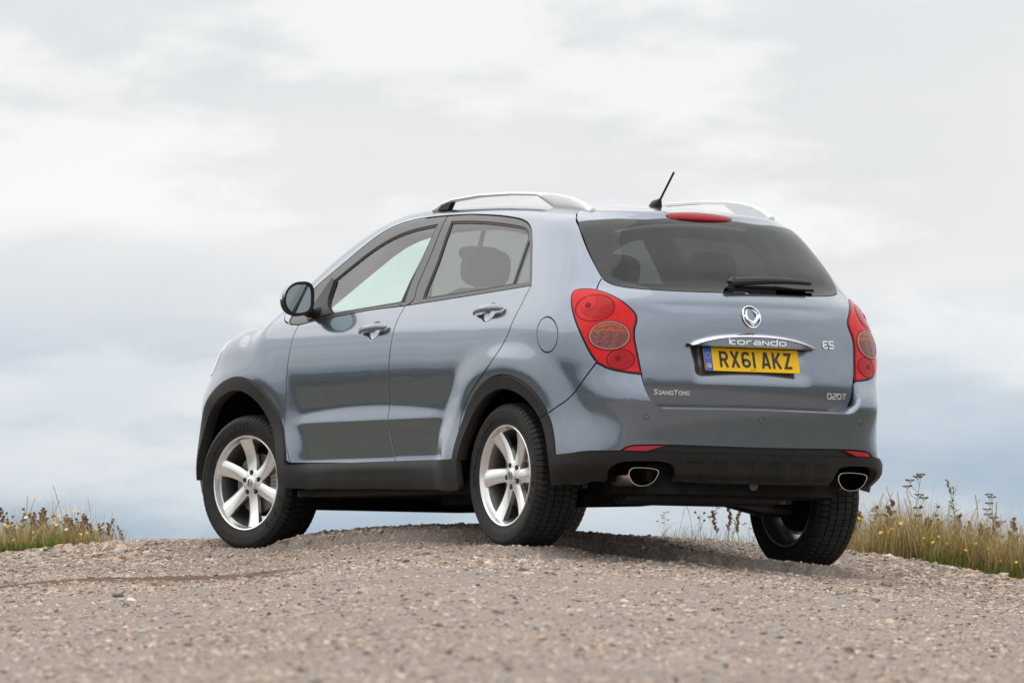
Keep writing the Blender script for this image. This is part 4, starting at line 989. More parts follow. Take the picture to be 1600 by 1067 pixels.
# wing mirror: shell lofted along x, open face to the rear
def wing_mirror(sg):
    C0 = np.array([.660, .948, 1.247]); mb = MB(); cap = MB(); N = 40; ring = []
    def outline(s, k):
        V = []
        for i in range(N):
            a = 2*math.pi*i/N; c, s_ = math.cos(a), math.sin(a)
            e = 3.2 if c < 0 else 2.05
            px = math.copysign(abs(c)**(2/e), c); pz = math.copysign(abs(s_)**(2/e), s_)
            V.append((px*.080*s, (pz*.084+(-.008*px))*s))
        return V
    layers = [(-.035, 1.0, 0), (-.028, 1.025, 0), (.0, 1.03, 0), (.03, .97, 0), (.06, .83, .004), (.085, .58, .008), (.098, .25, .010), (.1, .02, .010)]
    Vs = []
    yaw = math.radians(-8)
    def place(dx, dy, dz):
        x = dx*math.cos(yaw)-dy*math.sin(yaw); y = dx*math.sin(yaw)+dy*math.cos(yaw); return C0+np.array([x, y, dz])
    for dx, s, sh in layers:
        for py, pz in outline(s, 0): Vs.append(place(dx, py-sh, pz))
    F = []
    for i in range(len(layers)-1):
        for k in range(N): F.append((i*N+k, i*N+(k+1) % N, (i+1)*N+(k+1) % N, (i+1)*N+k))
    Vs = np.array(Vs); cz = np.array([np.mean(Vs[list(f)], axis=0)[2] for f in F])
    lipV = [place(-.035, py, pz) for py, pz in outline(.86, 0)]+[place(-.022, py, pz) for py, pz in outline(.83, 0)]
    def fl(V): V = np.array(V); return V*np.array([1, sg, 1])
    lo = MB(); lo.add(fl(Vs), [f for f, z in zip(F, cz) if z < 1.258]); up = MB(); up.add(fl(Vs), [f for f, z in zip(F, cz) if z >= 1.258])
    n0 = len(lo.V); lo.add(fl(np.concatenate([Vs[:N], lipV])), [(k, (k+1) % N, N+(k+1) % N, N+k) for k in range(N)]+[(N+k, N+(k+1) % N, 2*N+(k+1) % N, 2*N+k) for k in range(N)])
    root = lo.build('wing_mirror', 'cladding', car)
    up.build('mirror_cap', 'paint', root)
    g = MB(); gv = [place(-.024, py, pz) for py, pz in outline(.835, 0)]; g.add(fl(gv), [tuple(range(N))]); g.build('mirror_glass', 'mirror_silver', root, smooth=False)
    ind = MB(); iv = []
    for dx, s in ((-.020, 1.045), (.03, .995), (.055, .89)):
        for (py, pz) in ((.080*s+.000, .022), (.080*s+.0005, -.004)): iv.append(place(dx, py, pz))
    ind.add(fl(iv), [(0, 1, 3, 2), (2, 3, 5, 4)]); ind.build('indicator', 'white_lens', root)
    arm = MB(); arm.tube(fl([place(.02, -.065, -.060), place(.03, -.10, -.068), place(.035, -.150, -.062)]), [.028, .026, .034], 12); arm.build('mirror_arm', 'cladding', root)
    return root
wing_mirror(1); wing_mirror(-1)
# black sail behind the mirror foot
for (a, sg) in ((fd, 1), (fdr, -1)):
    pts = np.array([G['fglass_d'][0], G['fglass_d'][1], G['fglass_d'][2], side_pt([.70], [1.150])[0], side_pt([.83], [1.20])[0], G['dlo_f'][5]])
sail = clean(loop2d(WALL, [np.array([G['fglass_d'][2], G['fglass_d'][1], G['fglass_d'][0]]), np.array([G['fglass_d'][0], side_pt([.735], [1.146])[0]]), np.array([side_pt([.735], [1.146])[0], side_pt([.80], [1.19])[0]]), np.array([side_pt([.80], [1.19])[0], np.array(G['fglass_d'][2])+[.035, .0, .012]])], .03))
both('mirror_sail', sail, 'rubber_trim', parents=(fd, fdr), step=.04, gap=0, off=.003, flange=.006)
# roof rails
def rail(sg):
    xs = np.array([-.01, -.055, -.10, -.2, -.45, -.75, -1.0, -1.15, -1.28, -1.38, -1.46]); top = np.array([1.672, 1.696, 1.709, 1.721, 1.730, 1.725, 1.711, 1.696, 1.675, 1.647, 1.612]); bot = np.array([1.655, 1.668, 1.684, 1.703, 1.713, 1.708, 1.694, 1.66, 1.64, 1.622, 1.606])
    ys = np.interp(xs, [-1.46, -.9, 0, .1], [.500, .532, .545, .545]); V = []
    surf = top_pt(xs, ys)[:, 2]
    bot = np.where((xs > -.06) | (xs < -1.10), surf-.004, np.maximum(bot, surf+.012)); top = np.maximum(top, surf+.008)
    X = np.linspace(0, len(xs)-1, 61); f = lambda a: np.interp(X, np.arange(len(xs)), a)
    xs_, ts, bs_, yy = f(xs), f(top), f(bot), f(ys)
    for x, t, b, y in zip(xs_, ts, bs_, yy):
        for dy, z in ((.012, b), (.017, b+(t-b)*.45), (.011, t-.003), (.004, t), (-.010, t), (-.017, t-.005), (-.018, b)): V.append((x, (y+dy)*sg, z))
    m = 7; F = []
    for i in range(len(X)-1):
        for k in range(m): F.append((i*m+k, i*m+(k+1) % m, (i+1)*m+(k+1) % m, (i+1)*m+k))
    F += [tuple(range(m)), tuple((len(X)-1)*m+k for k in range(m))]
    mb = MB(); mb.add(V, F); r = mb.build('roof_rail', 'rail_silver', car, ang=40)
    ft = MB(); p = top_pt([-.10, .0], [.545, .545])
    ft.add([(x, sg*(.545+dy), z) for x, z in ((-.045, p[0][2]+.004), (-.165, p[0][2]+.001), (-.195, 1.700), (-.115, 1.698)) for dy in (-.014, .0125)], [(0, 2, 4, 6), (1, 7, 5, 3), (0, 1, 3, 2), (2, 3, 5, 4), (4, 5, 7, 6), (6, 7, 1, 0)])
    ft.build('rail_foot', 'rubber_trim', r, smooth=False)
rail(1); rail(-1)
# aerial
ab = top_pt([-1.235], [0.0])[0]
an = MB(); an.tube([ab+(.03, 0, -.004), ab+(.02, 0, .010), ab+(.0, 0, .022), ab+(-.012, 0, .034)], [.034, .030, .018, .008], 10); ae = an.build('aerial', 'rubber_trim', car)
am = MB(); pt = [ab+np.array([-.010, 0, .030])+np.array([-.128, 0, .128])*t for t in np.linspace(0, 1, 60)]; am.tube(pt, [.0052+.0013*(k % 3 == 0) for k in range(60)], 8); am.build('aerial_mast', 'rubber_trim', ae)
# high-level brake lamp
def lamp_high():
    N = 36; loop = []
    for i in range(N):
        a = 2*math.pi*i/N; y = .182*math.copysign(abs(math.cos(a))**.75, math.cos(a)); w = .026*math.copysign(abs(math.sin(a))**.85, math.sin(a))
        loop.append((y, w))
    P = rear_pt([p[0] for p in loop], [1.580+p[1]*.72 for p in loop], True); q = WALL.inv(P)
    q = np.array([(WALL.uc+y, ww) for (y, _), ww in zip(loop, q[:, 1])])
    def bulge(P): r = np.hypot(P[:, 1]/.185, (P[:, 2]-1.580)/.021); return .014*np.sqrt(np.clip(1-r**2, 0, 1))
    a = panel('high_brake_light', q, 'lens_dark_red', car, gate=True, step=.008, gap=0, off=.004, disp=bulge, flange=.02)
    a.data.materials[0] = M['high_lens']
M['high_lens'] = mat('high_lens', (.28, .002, .007), .2, 0, .15, spec=.15)
lamp_high()
# rear wiper
wp0 = rear_pt([.0], [1.222], True)[0]; wn0 = body_n(np.array([wp0]), True)[0]
wm = MB()
ys = np.linspace(.045, -.425, 24); P = rear_pt(ys, 1.232+.045*np.sin(np.linspace(.1, 1, 24)*2.2)*.55, True); nn = body_n(P, True)
wm.tube([rear_pt([.05], [1.222], True)[0]+wn0*.008, rear_pt([.05], [1.232], True)[0]+wn0*.030, rear_pt([.03], [1.248], True)[0]+wn0*.036], [.020, .022, .016], 10)
wm.tube(P+nn*.030, np.interp(ys, [-.425, .045], [.010, .022]), 8)
wi = wm.build('rear_wiper', 'rubber_trim', car)
P2 = rear_pt(np.linspace(.02, -.44, 20), 1.2275+.0*ys[:20], True); bl_ = MB(); bl_.tube(P2+body_n(P2, True)*.012, .0065, 6); bl_.build('wiper_blade', 'black_void', wi)
# exhaust tips
def tip(sg):
    out = [(-.5, .36), (-.42, .46), (-.2, .5), (.25, .47), (.44, .40), (.49, .28), (.43, .0), (.30, -.28), (.08, -.47), (-.18, -.5), (-.38, -.36), (-.5, -.08), (-.54, .14)]
    o2 = clean(catmull(np.array(out), .08, True)); N = len(o2); V = []
    lay = [(-1.90, 1.0), (-2.075, 1.0), (-2.086, .99), (-2.086, .945), (-2.075, .93), (-1.95, .90)]
    for x, s in lay:
        for a, b in o2: V.append((x, sg*.575-a*.160*s, .334+b*.086*s))
    F = [(i*N+k, i*N+(k+1) % N, (i+1)*N+(k+1) % N, (i+1)*N+k) for i in range(len(lay)-1) for k in range(N)]
    mb = MB(); mb.add(V, F); t = mb.build('exhaust_tip', 'exhaust_chrome', car)
    iv = [v for v in V[-N:]]; m2 = MB(); m2.add(iv, [tuple(range(N))]); m2.build('exhaust_bore', 'black_void', t, smooth=False)
    m3 = MB(); m3.lathe([(.026, 0), (.030, .0), (.030, .10)], 20, axis='x', c=(-1.99, sg*.575, .334)); m3.build('exhaust_inner_pipe', 'black_void', t)
tip(1); tip(-1)
# parking sensors
for y in (.591, .0, -.591):
    p = rear_pt([y], [.611], False)[0]; n = body_n(np.array([p]))[0]; s = MB(); R = Vector(n).to_track_quat('Z', 'Y').to_matrix()
    s.lathe([(.0125, -.002), (.0125, .0006), (.0115, .0022), (.0, .0026)], 20, axis='z'); v = np.array(s.V)@np.array(R).T+p; s2 = MB(); s2.add(v, s.F); so_ = s2.build('parking_sensor', 'paint', rb)
    rg = MB(); rg.lathe([(.0140, .0004), (.0125, .0006)], 20, axis='z'); v = np.array(rg.V)@np.array(R).T+p+n*.0004; r2 = MB(); r2.add(v, rg.F); r2.build('sensor_ring', 'rubber_trim', so_ if False else rb)
# tail-lamp bowls on the lens
def bowl(name, cy, cz, ry, rz, material, off, parents, dome=.0, hole=None, tilt=0.):
    t = np.linspace(0, 2*math.pi, 33)[:-1]
    c0 = WALL.inv(np.array(cy)); ct, st = math.cos(tilt), math.sin(tilt)
    q = np.stack([c0[0]+ry*np.cos(t)*ct-rz*np.sin(t)*st, c0[1]+ry*np.cos(t)*st+rz*np.sin(t)*ct], 1)
    hs = [] if hole is None else [np.stack([c0[0]+ry*hole*np.cos(t)*ct-rz*hole*np.sin(t)*st, c0[1]+ry*hole*np.cos(t)*st+rz*hole*np.sin(t)*ct], 1)]
    return both(name, q, material, parents=parents, step=.01, gap=0, off=off, flange=.003, holes=hs)
PR = (tl, tr)
def q2(u, w): return np.array(shoot(*[a[None] for a in WALL.ray(u, w)]))[0]
bowl('lamp_ring', q2(-1.893, 1.117), 0, .088, .066, 'lens_dark_red', .0072, PR, hole=.93)
bowl('lamp_bowl', q2(-1.904, 1.119), 0, .068, .053, 'lens_bowl', .0075, PR)
bowl('lamp_bulb', q2(-1.866, 1.138), 0, .032, .034, 'lens_red', .0090, PR)
bowl('lamp_bulb_dark', q2(-1.866, 1.126), 0, .013, .013, 'lens_dark_red', .0105, PR)
bowl('clear_lens_rim', q2(-1.966, .986), 0, .083, .071, 'lens_dark_red', .0072, PR)
bowl('clear_lens', q2(-1.966, .986), 0, .076, .064, 'lens_clear', .0085, PR)
bowl('clear_lens_ring', q2(-1.966, .986), 0, .0775, .0655, 'lens_ring', .0105, PR, hole=.955)
t_ = np.linspace(math.radians(6), math.radians(174), 17); c0_ = WALL.inv(q2(-1.966, .986))
both('amber_lens', np.stack([c0_[0]+.074*np.cos(t_), c0_[1]+.062*np.sin(t_)-.002*np.cos(t_)], 1), 'lens_amber', parents=PR, step=.01, gap=0, off=.0098, flange=.003)
bowl('lamp_ring', q2(-2.012, .876), 0, .055, .049, 'lens_dark_red', .0072, PR, hole=.90)
bowl('lamp_bowl', q2(-2.014, .876), 0, .044, .040, 'lens_bowl', .0075, PR)
bowl('lamp_bulb_dark', q2(-2.000, .880), 0, .011, .012, 'lens_dark_red', .0090, PR)
# ---------------------------------------------------------------- tail badges, garnish, number plate
def on_gate(y, z, lift=.0):                        # points on the gate surface, y given as seen from behind (right = negative y)
    P = rear_pt(np.atleast_1d(y), np.atleast_1d(z), True); return P+body_n(P, True)*np.asarray(lift)[..., None] if np.ndim(lift) else P+body_n(P, True)*lift
gm = MB()
tt = np.linspace(-1, 1, 41); topz = .957+.056*(1-np.abs(tt)**2.4)**.8; yy_ = .345*tt
Vt = on_gate(yy_, topz, .002); Vf = on_gate(yy_*.985, topz-.013, .029); Vb = on_gate(yy_*.985, np.full(41, .949), .026); Vi = on_gate(yy_*.985, np.full(41, .947), .0)
V = np.concatenate([Vt, Vf, Vb, Vi]); F = []
for r_i in range(3):
    for k in range(40): F.append((r_i*41+k, r_i*41+k+1, (r_i+1)*41+k+1, (r_i+1)*41+k))
gm.add(V, F); garn = gm.build('plate_garnish', 'paint', gate, ang=25)
cm = MB()
s_ = np.linspace(-1, 1, 61); cz = .957+.056*(1-np.abs(s_)**2.4)**.8
A0 = on_gate(.350*s_, cz+.003, .002); A = on_gate(.349*s_, cz+.001, .019); B = on_gate(.342*s_, np.maximum(cz-.019, .9480), .0385); B2 = on_gate(.336*s_, np.maximum(cz-.0215, .9465), .0285)
F = [(r_*61+k, r_*61+k+1, (r_+1)*61+k+1, (r_+1)*61+k) for r_ in range(3) for k in range(60)]
cm.add(np.concatenate([A0, A, B, B2]), F); cm.build('chrome_strip', 'chrome', gate, ang=60)
def badge(name, strokes, cy, cz, sx, sz, th, lift, material, closed=(), shear=0.):
    mb = MB()
    for i, st in enumerate(strokes):
        v, f = stroke(st, th, i in closed); n = len(v)
        y = cy-(v[:, 0]*sx+v[:, 1]*sz*shear); z = cz+v[:, 1]*sz
        a = on_gate(y, z, lift+.0055+.0001*i); b = on_gate(y, z, lift)
        F = [q for q in f]+[(q[0], q[3], q[3]+n, q[0]+n) for q in f]+[(q[1], q[1]+n, q[2]+n, q[2]) for q in f]
        mb.add(np.concatenate([a, b]), F)
    return mb.build(name, material, gate, smooth=False)
# model name on the garnish: rounded lower-case strokes, unit height 1 = x-height
def word(glyphs, adv):
    out = []; x = 0
    for g, w in glyphs:
        for st in g: out.append([(x+p[0], p[1]) for p in st])
        x += w+adv
    x -= adv
    return [[(p[0]-x/2, p[1]) for p in st] for st in out], x
rr = .35
o_ = [[(.35, 0), (1.05, 0), (1.33, .12), (1.4, .35), (1.4, .65), (1.33, .88), (1.05, 1), (.35, 1), (.07, .88), (0, .65), (0, .35), (.07, .12), (.35, 0)]]
k_ = [[(0, 0), (0, 1.65)], [(1.15, 1), (.55, 1), (.32, .85), (.25, .5), (.32, .15), (.55, 0), (1.2, 0)]]
r_g = [[(0, 0), (0, .6), (.1, .9), (.4, 1), (1.0, 1)]]
a_ = [[(.1, 1), (1.05, 1), (1.33, .88), (1.4, .6), (1.4, 0), (.35, 0), (.07, .1), (0, .27), (.07, .45), (.35, .52), (1.3, .52)]]
n_g = [[(0, 0), (0, 1), (.15, 1), (1.15, 0), (1.3, 0), (1.3, 1)]]
d_ = [[(1.4, 1.65), (1.4, 0), (.35, 0), (.07, .12), (0, .35), (0, .65), (.07, .88), (.35, 1), (1.4, 1)]]
st, W_ = word([(k_, 1.2), (o_, 1.4), (r_g, 1.0), (a_, 1.4), (n_g, 1.3), (d_, 1.4), (o_, 1.4)], .5)
badge('model_lettering', st, -.008, .9585, .305/W_, .0170, .30, .0275, 'badge_silver')
E_g = [[(1.2, 1), (.3, 1), (.05, .85), (.05, .62), (.3, .5), (1.0, .5)], [(.3, .5), (.05, .38), (.05, .15), (.3, 0), (1.2, 0)]]
S_g = [[(1.25, 1), (.3, 1), (.05, .85), (.05, .65), (.3, .5), (1.0, .5), (1.25, .36), (1.25, .14), (1.0, 0), (0, 0)]]
st, W_ = word([(E_g, 1.2), (S_g, 1.25)], .35)
badge('trim_lettering', st, -.436, .960, .064/W_, .031, .22, .0, 'badge_silver')
D_g = [[(0, 0), (0, 1), (.9, 1), (1.2, .8), (1.2, .2), (.9, 0), (0, 0)]]; T_g = [[(0, 1), (1.3, 1)], [(.65, 1), (.65, 0)]]
two = [[(.05, 1), (.9, 1), (1.15, .85), (1.15, .62), (.9, .5), (.25, .4), (0, .25), (0, 0), (1.2, 0)]]
O_g = [[(.3, 0), (.9, 0), (1.2, .2), (1.2, .8), (.9, 1), (.3, 1), (0, .8), (0, .2), (.3, 0)]]
st, W_ = word([(D_g, 1.2), (two, 1.2), (O_g, 1.2), (T_g, 1.3)], .35)
badge('engine_lettering', st, -.478, .722, .112/W_, .024, .20, .0, 'badge_silver')
# maker's name in capitals with a tall first letter
def txt_badge(name, s, size, cy, cz, width, lift=.001):
    tv, tf = text_mesh(s, size, 0, .0006); tv[:, 0] *= width/(tv[:, 0].max()-tv[:, 0].min())
    tv = tv-(tv.max(0)+tv.min(0))/2; n = len(tv)
    a = on_gate(cy-tv[:, 0], cz+tv[:, 1], lift+.004); b = on_gate(cy-tv[:, 0], cz+tv[:, 1], lift)
    cnt = {}
    for f in tf:
        for i in range(len(f)): cnt[(f[i], f[(i+1) % len(f)])] = 1
    F = list(tf)+[(x, y, y+n, x+n) for (x, y) in cnt if (y, x) not in cnt]
    mb = MB(); mb.add(np.concatenate([a, b]), F); return mb.build(name, 'badge_silver', gate, smooth=False)
for s, size, c, w in (('S', .034, .513, .018), ('SANG', .027, .462, .073), ('Y', .034, .414, .022), ('ONG', .027, .372, .056)):
    txt_badge('maker_lettering', s, size, c, .730-(.003 if size < .03 else 0), w)
# emblem: oval ring with a winged crescent
em = MB(); t = np.linspace(0, 2*math.pi, 41)
def ringpts(ry, rz, cz, a=None, lift=.006):
    a = t if a is None else a; return on_gate(-ry*np.cos(a), cz+rz*np.sin(a), lift)
ZE = 1.093
em.tube(ringpts(.047, .049, ZE), .0038, 7, cap=False, up=(1, 0, 0))
a2 = np.linspace(math.radians(35), math.radians(35-360+70), 31)
em.tube(ringpts(.0295, .029, ZE+.004, np.linspace(math.radians(-250), math.radians(70), 36)), np.interp(np.linspace(-1, 1, 36), [-1, -.6, 0, .6, 1], [.0015, .006, .0085, .006, .0015]), 7, up=(1, 0, 0))
for sg in (1, -1):
    em.tube(on_gate([sg*.026, sg*.044, sg*.053], [ZE-.012, ZE+.006, ZE+.008], .006), [.009, .006, .001], 6, up=(1, 0, 0))
em.tube(on_gate([-.013, 0.0, .013], [ZE-.029, ZE-.040, ZE-.029], .006), [.004, .0055, .004], 6, up=(1, 0, 0))
em.build('emblem', 'chrome', gate)
# number plate
PC = np.array([-2.095, 0, .888]); pu = np.array([.0, -1., 0]); pt_ = np.array([-2.0747, 0, .9412])-np.array([-2.1027, 0, .836]); pv = pt_/np.linalg.norm(pt_); pn = np.cross(pu, pv); pn /= np.linalg.norm(pn)
if pn[0] > 0: pn = -pn
PC = (np.array([-2.0747, 0, .9412])+np.array([-2.1027, 0, .836]))/2+pn*.004
def pl3(v, h): v = np.atleast_2d(v); return PC+v[:, :1]*.001*pu+v[:, 1:2]*.001*pv+pn*h
def rrect(w, h, r, x0=0):
    o = []
    for cx, cy, a in ((w/2-r, h/2-r, 0), (-w/2+r, h/2-r, 90), (-w/2+r, -h/2+r, 180), (w/2-r, -h/2+r, 270)): o += arc(cx+x0, cy, r, r, a, a+90, 5)
    return np.array(o)
pm = MB(); q = rrect(520, 111, 9); n = len(q); pm.add(np.concatenate([pl3(q, 0), pl3(q, -.004)]), [tuple(range(n))]+[(k, (k+1) % n, n+(k+1) % n, n+k) for k in range(n)]); plate = pm.build('number_plate', 'plate_yellow', car, smooth=False)
bm_ = MB(); q = np.array([p for p in rrect(520, 111, 9) if p[0] < -200]+[(-216, -55.5), (-216, 55.5)]); q = q[np.argsort(np.arctan2(q[:, 1], q[:, 0]+238))]; bm_.add(pl3(q, .0004), [tuple(range(len(q)))]); bm_.build('plate_band', 'plate_blue', plate, smooth=False)
sm_ = MB()
for k in range(12):
    a = 2*math.pi*k/12; c = np.array([-238+14*math.cos(a), 18+14*math.sin(a)]); sm_.add(pl3([c+(2.1*math.cos(b), 2.1*math.sin(b)) for b in np.linspace(0, 2*math.pi, 7)[:-1]], .0008), [tuple(range(6))])
sm_.build('plate_stars', 'plate_gold', plate, smooth=False)
gb = MB(); Gs = [[(22, 26), (14, 30), (5, 27), (0, 20), (0, 10), (5, 3), (14, 0), (22, 4), (22, 14), (14, 14)]]; Bs = [[(0, 0), (0, 30), (12, 30), (18, 26), (18, 20), (12, 16), (0, 16)], [(12, 16), (20, 12), (20, 4), (12, 0), (0, 0)]]
for gl, x in ((Gs, -251), (Bs, -237)):
    for i, s in enumerate(gl):
        v, f = stroke([(p[0]*.48+x+1, p[1]*.62-40) for p in s], 3.2); gb.add(pl3(v, .0008+.0001*i), f)
gb.build('plate_country', 'plate_gold', plate, smooth=False)
LET = {'R': [[(7, 0), (7, 72), (28, 72)]+arc(28, 55, 15, 17, 90, -90, 9)+[(7, 38)], [(25, 38), (43, 0)]],
 'X': [[(7, 0), (43, 79)], [(7, 79), (43, 0)]],
 '6': [arc(25, 58, 18, 14.5, 20, 180, 8)+[(7, 24)]+arc(25, 23, 18, 16, 180, 540, 22)],
 '1': [[(7, 0), (7, 79)]], 'A': [[(6, 0), (22, 76)], [(28, 76), (44, 0)], [(12, 20), (38, 20)], [(17, 73), (33, 73)]],
 'K': [[(7, 0), (7, 79)], [(43, 79), (12, 34)], [(20, 44), (44, 0)]], 'Z': [[(5, 72), (38, 72), (10, 7), (46, 7)]]}
WD = {'1': 14}
x = -178; lm = 0
for ch in 'RX61 AKZ':
    if ch == ' ': x += 22; continue
    mb = MB()
    for i, s in enumerate(LET[ch]):
        v, f = stroke([(p[0]+x, p[1]-38) for p in s], 13.5); mb.add(pl3(v, .0010+.0002*i), f)
    mb.build('plate_character', 'plate_black', plate, smooth=False); x += WD.get(ch, 50)+11
fp = MB(); tv, tf = text_mesh('SsangYong.....', 7, 0, .1); fp.add(pl3(tv[:, :2]+np.array([5, -47]), .0008), tf); fp.build('plate_maker', 'plate_black', plate, smooth=False)
# ---------------------------------------------------------------- cabin
def rbox(mb, c, s, R=None, e=3.2, nu=16, nv=10):
    V = []; F = []
    for i in range(nv+1):
        ph = math.pi*(i/nv-.5)
        for j in range(nu):
            th = 2*math.pi*j/nu
            f = lambda a: math.copysign(abs(a)**(2/e), a)
            V.append((f(math.cos(ph))*f(math.cos(th))*s[0]/2, f(math.cos(ph))*f(math.sin(th))*s[1]/2, f(math.sin(ph))*s[2]/2))
    for i in range(nv):
        for j in range(nu): F.append((i*nu+j, i*nu+(j+1) % nu, (i+1)*nu+(j+1) % nu, (i+1)*nu+j))
    V = np.array(V)
    if R is not None: V = V@np.array(R).T
    mb.add(V+np.array(c), F); return mb
def ry(a): a = math.radians(a); return [[math.cos(a), 0, math.sin(a)], [0, 1, 0], [-math.sin(a), 0, math.cos(a)]]
def seat(x, y, w, hz=0.):
    b = MB(); rbox(b, (x, y, .66), (.56, w, .20)); rbox(b, (x-.30, y, .97), (.16, w, .66), ry(-14)); s = b.build('seat', 'seat_cloth', car, ang=60)
    for hy in ([0] if w < .8 else [-.38, 0.0, .38] if False else [-.36, .36]):
        h = MB(); rbox(h, (x-.415, y+hy, 1.385+hz), (.11, .26, .19), ry(-12)); h.tube([(x-.40, y+hy-.05, 1.2), (x-.412, y+hy-.05, 1.32+hz)], .007, 6); h.tube([(x-.40, y+hy+.05, 1.2), (x-.412, y+hy+.05, 1.32+hz)], .007, 6); h.build('headrest', 'seat_cloth', s, ang=60)
for y in (.37, -.37): seat(.20, y, .50)
seat(-.72, 0, 1.30, -.03)
db_ = MB(); rbox(db_, (.98, 0, 1.02), (.52, 1.42, .24)); rbox(db_, (.86, -.36, 1.16), (.22, .40, .20)); dash = db_.build('dashboard', 'interior_dark', car, ang=60)
sw = MB(); t = np.linspace(0, 2*math.pi, 33); sw.tube([(.66+.09*math.sin(a), -.36+.18*math.cos(a), 1.08+.16*math.sin(a)) for a in t], .014, 8, cap=False); sw.build('steering_wheel', 'interior_dark', car)
rm = MB(); rbox(rm, (.50, 0, 1.50), (.03, .24, .075)); rm.tube([(.50, 0, 1.53), (.45, 0, 1.63)], .012, 8); rm.build('rear_view_mirror', 'interior_dark', car)
# headliner and pillar trims follow the roof from inside
hx = np.linspace(-1.50, .42, 30); hy = np.linspace(-.50, .50, 15); X, Y = np.meshgrid(hx, hy); H = top_pt(X, Y*1.0); H[..., 2] -= .045
V = H.reshape(-1, 3); F = [(i*30+j, i*30+j+1, (i+1)*30+j+1, (i+1)*30+j) for i in range(14) for j in range(29)]
hm = MB(); hm.add(V, F); hm.build('headliner', 'headliner', car)
def pillar(name, pts, wdt, material='interior_dark'):
    for sg in (1, -1):
        mb = MB(); mb.tube([(p[0], sg*p[1], p[2]) for p in pts], wdt, 8, sec=[(1, .35), (.6, .5), (-.6, .5), (-1, .35), (-1, -.35), (1, -.35)]); mb.build(name, material, car)
pillar('pillar_trim', [(-.225, .775, 1.17), (-.20, .72, 1.30), (-.19, .66, 1.43), (-.18, .58, 1.575)], [.075, .06, .05, .05])
cant = [np.array(q) for q in G['dlo_f'][3:]]+[np.array(q) for q in G['dlo_r'][1:5]]
pillar('cantrail_trim', [(q[0]-.02, q[1]-.075, q[2]-.055) for q in cant], .052, 'headliner')
pillar('rear_pillar_trim', [(-1.60, .60, 1.15), (-1.55, .58, 1.28), (-1.46, .52, 1.42), (-1.36, .44, 1.53)], [.15, .13, .11, .10])
fl_ = MB(); fl_.box((-.2, 0, .42), (2.6, 1.5, .06)); fl_.box((-1.55, 0, 1.05), (.55, 1.15, .02)); fl_.build('cabin_floor', 'interior_dark', car, smooth=False)

# ---------------------------------------------------------------- verge plants
def vmat(name, rough=.75):
    m = mat(name, (.2, .2, .1), rough, spec=.2); n, l = nt(m); a = n.new('ShaderNodeAttribute'); a.attribute_name = 'tone'; b = n['Principled BSDF']
    l.new(a.outputs[0], b.inputs['Base Color'])
    tr = n.new('ShaderNodeBsdfTranslucent'); l.new(a.outputs[0], tr.inputs[0]); mx = n.new('ShaderNodeMixShader'); mx.inputs[0].default_value = .35
    l.new(b.outputs[0], mx.inputs[1]); l.new(tr.outputs[0], mx.inputs[2]); l.new(mx.outputs[0], n['Material Output'].inputs[0]); return m
blade_mat = vmat('grass_blade')
def blades(name, d, s, h, w, col, label, lean=.5):
    n = len(d); x, y = xy(d, s); z = ground_z(d, s, False)-.01; a = rng.random(n)*6.283; ln = h*lean*(rng.random(n)+.1); k = 4
    t = np.linspace(0, 1, k+1); dirx, diry = np.cos(a), np.sin(a)
    P = np.zeros((n, k+1, 2, 3))
    for i, tt in enumerate(t):
        cx, cy, cz = x+dirx*ln*tt**2, y+diry*ln*tt**2, z+h*(tt-.12*tt*tt); ww = w*(1-tt**1.5)*.5+.0002
        b = rng.random()*0
        for j, sg in enumerate((-1, 1)):
            P[:, i, j, 0] = cx-diry*ww*sg; P[:, i, j, 1] = cy+dirx*ww*sg; P[:, i, j, 2] = cz
    idx = np.arange(n*(k+1)*2).reshape(n, k+1, 2)
    F = np.stack([idx[:, :-1, 0], idx[:, :-1, 1], idx[:, 1:, 1], idx[:, 1:, 0]], -1).reshape(-1, 4)
    c = np.repeat(np.concatenate([col, np.ones((n, 1))], 1), (k+1)*2, 0)
    o = mesh_obj(name, P.reshape(-1, 3), F, blade_mat, None, True, None, c); tag(o, label, 'grass', kind='stuff'); return o
def verge(n, s0, s1, t0, t1):
    s = s0+(s1-s0)*rng.random(n); t = t0+(t1-t0)*rng.random(n)**1.3; return crest_d(np.clip(s, -8, 8))+t, s
DRY = np.array([(.50, .37, .18), (.42, .27, .13), (.58, .47, .26), (.32, .17, .085), (.54, .43, .22)]); GREEN = np.array([(.16, .24, .05), (.22, .30, .06), (.30, .34, .09), (.12, .18, .04)])
def tones(n, pg):
    c = np.where((rng.random(n) < pg)[:, None], GREEN[rng.integers(0, len(GREEN), n)], DRY[rng.integers(0, len(DRY), n)]); return c*(.7+.6*rng.random((n, 1)))
# left verge
d, s = verge(11500, -3.3, -1.95, -.10, 1.5); fade = sst(-1.93, -2.45, s); k = rng.random(len(d)) < fade+.08; d, s = d[k], s[k]; fade = fade[k]
blades('verge_grass', d, s, (.05+.15*rng.random(len(d))**2.0)*(.28+.90*fade), .0030+.002*rng.random(len(d)), tones(len(d), .25), 'dry reddish grass on the left verge', 1.1)
d, s = verge(1600, -2.72, -2.35, -.12, .05); blades('verge_grass', d, s, .035+.055*rng.random(len(d)), .0045+0*d, GREEN[rng.integers(0, 3, len(d))]*1.25*(.8+.4*rng.random((len(d), 1))), 'bright green grass tuft at the edge of the left gravel')
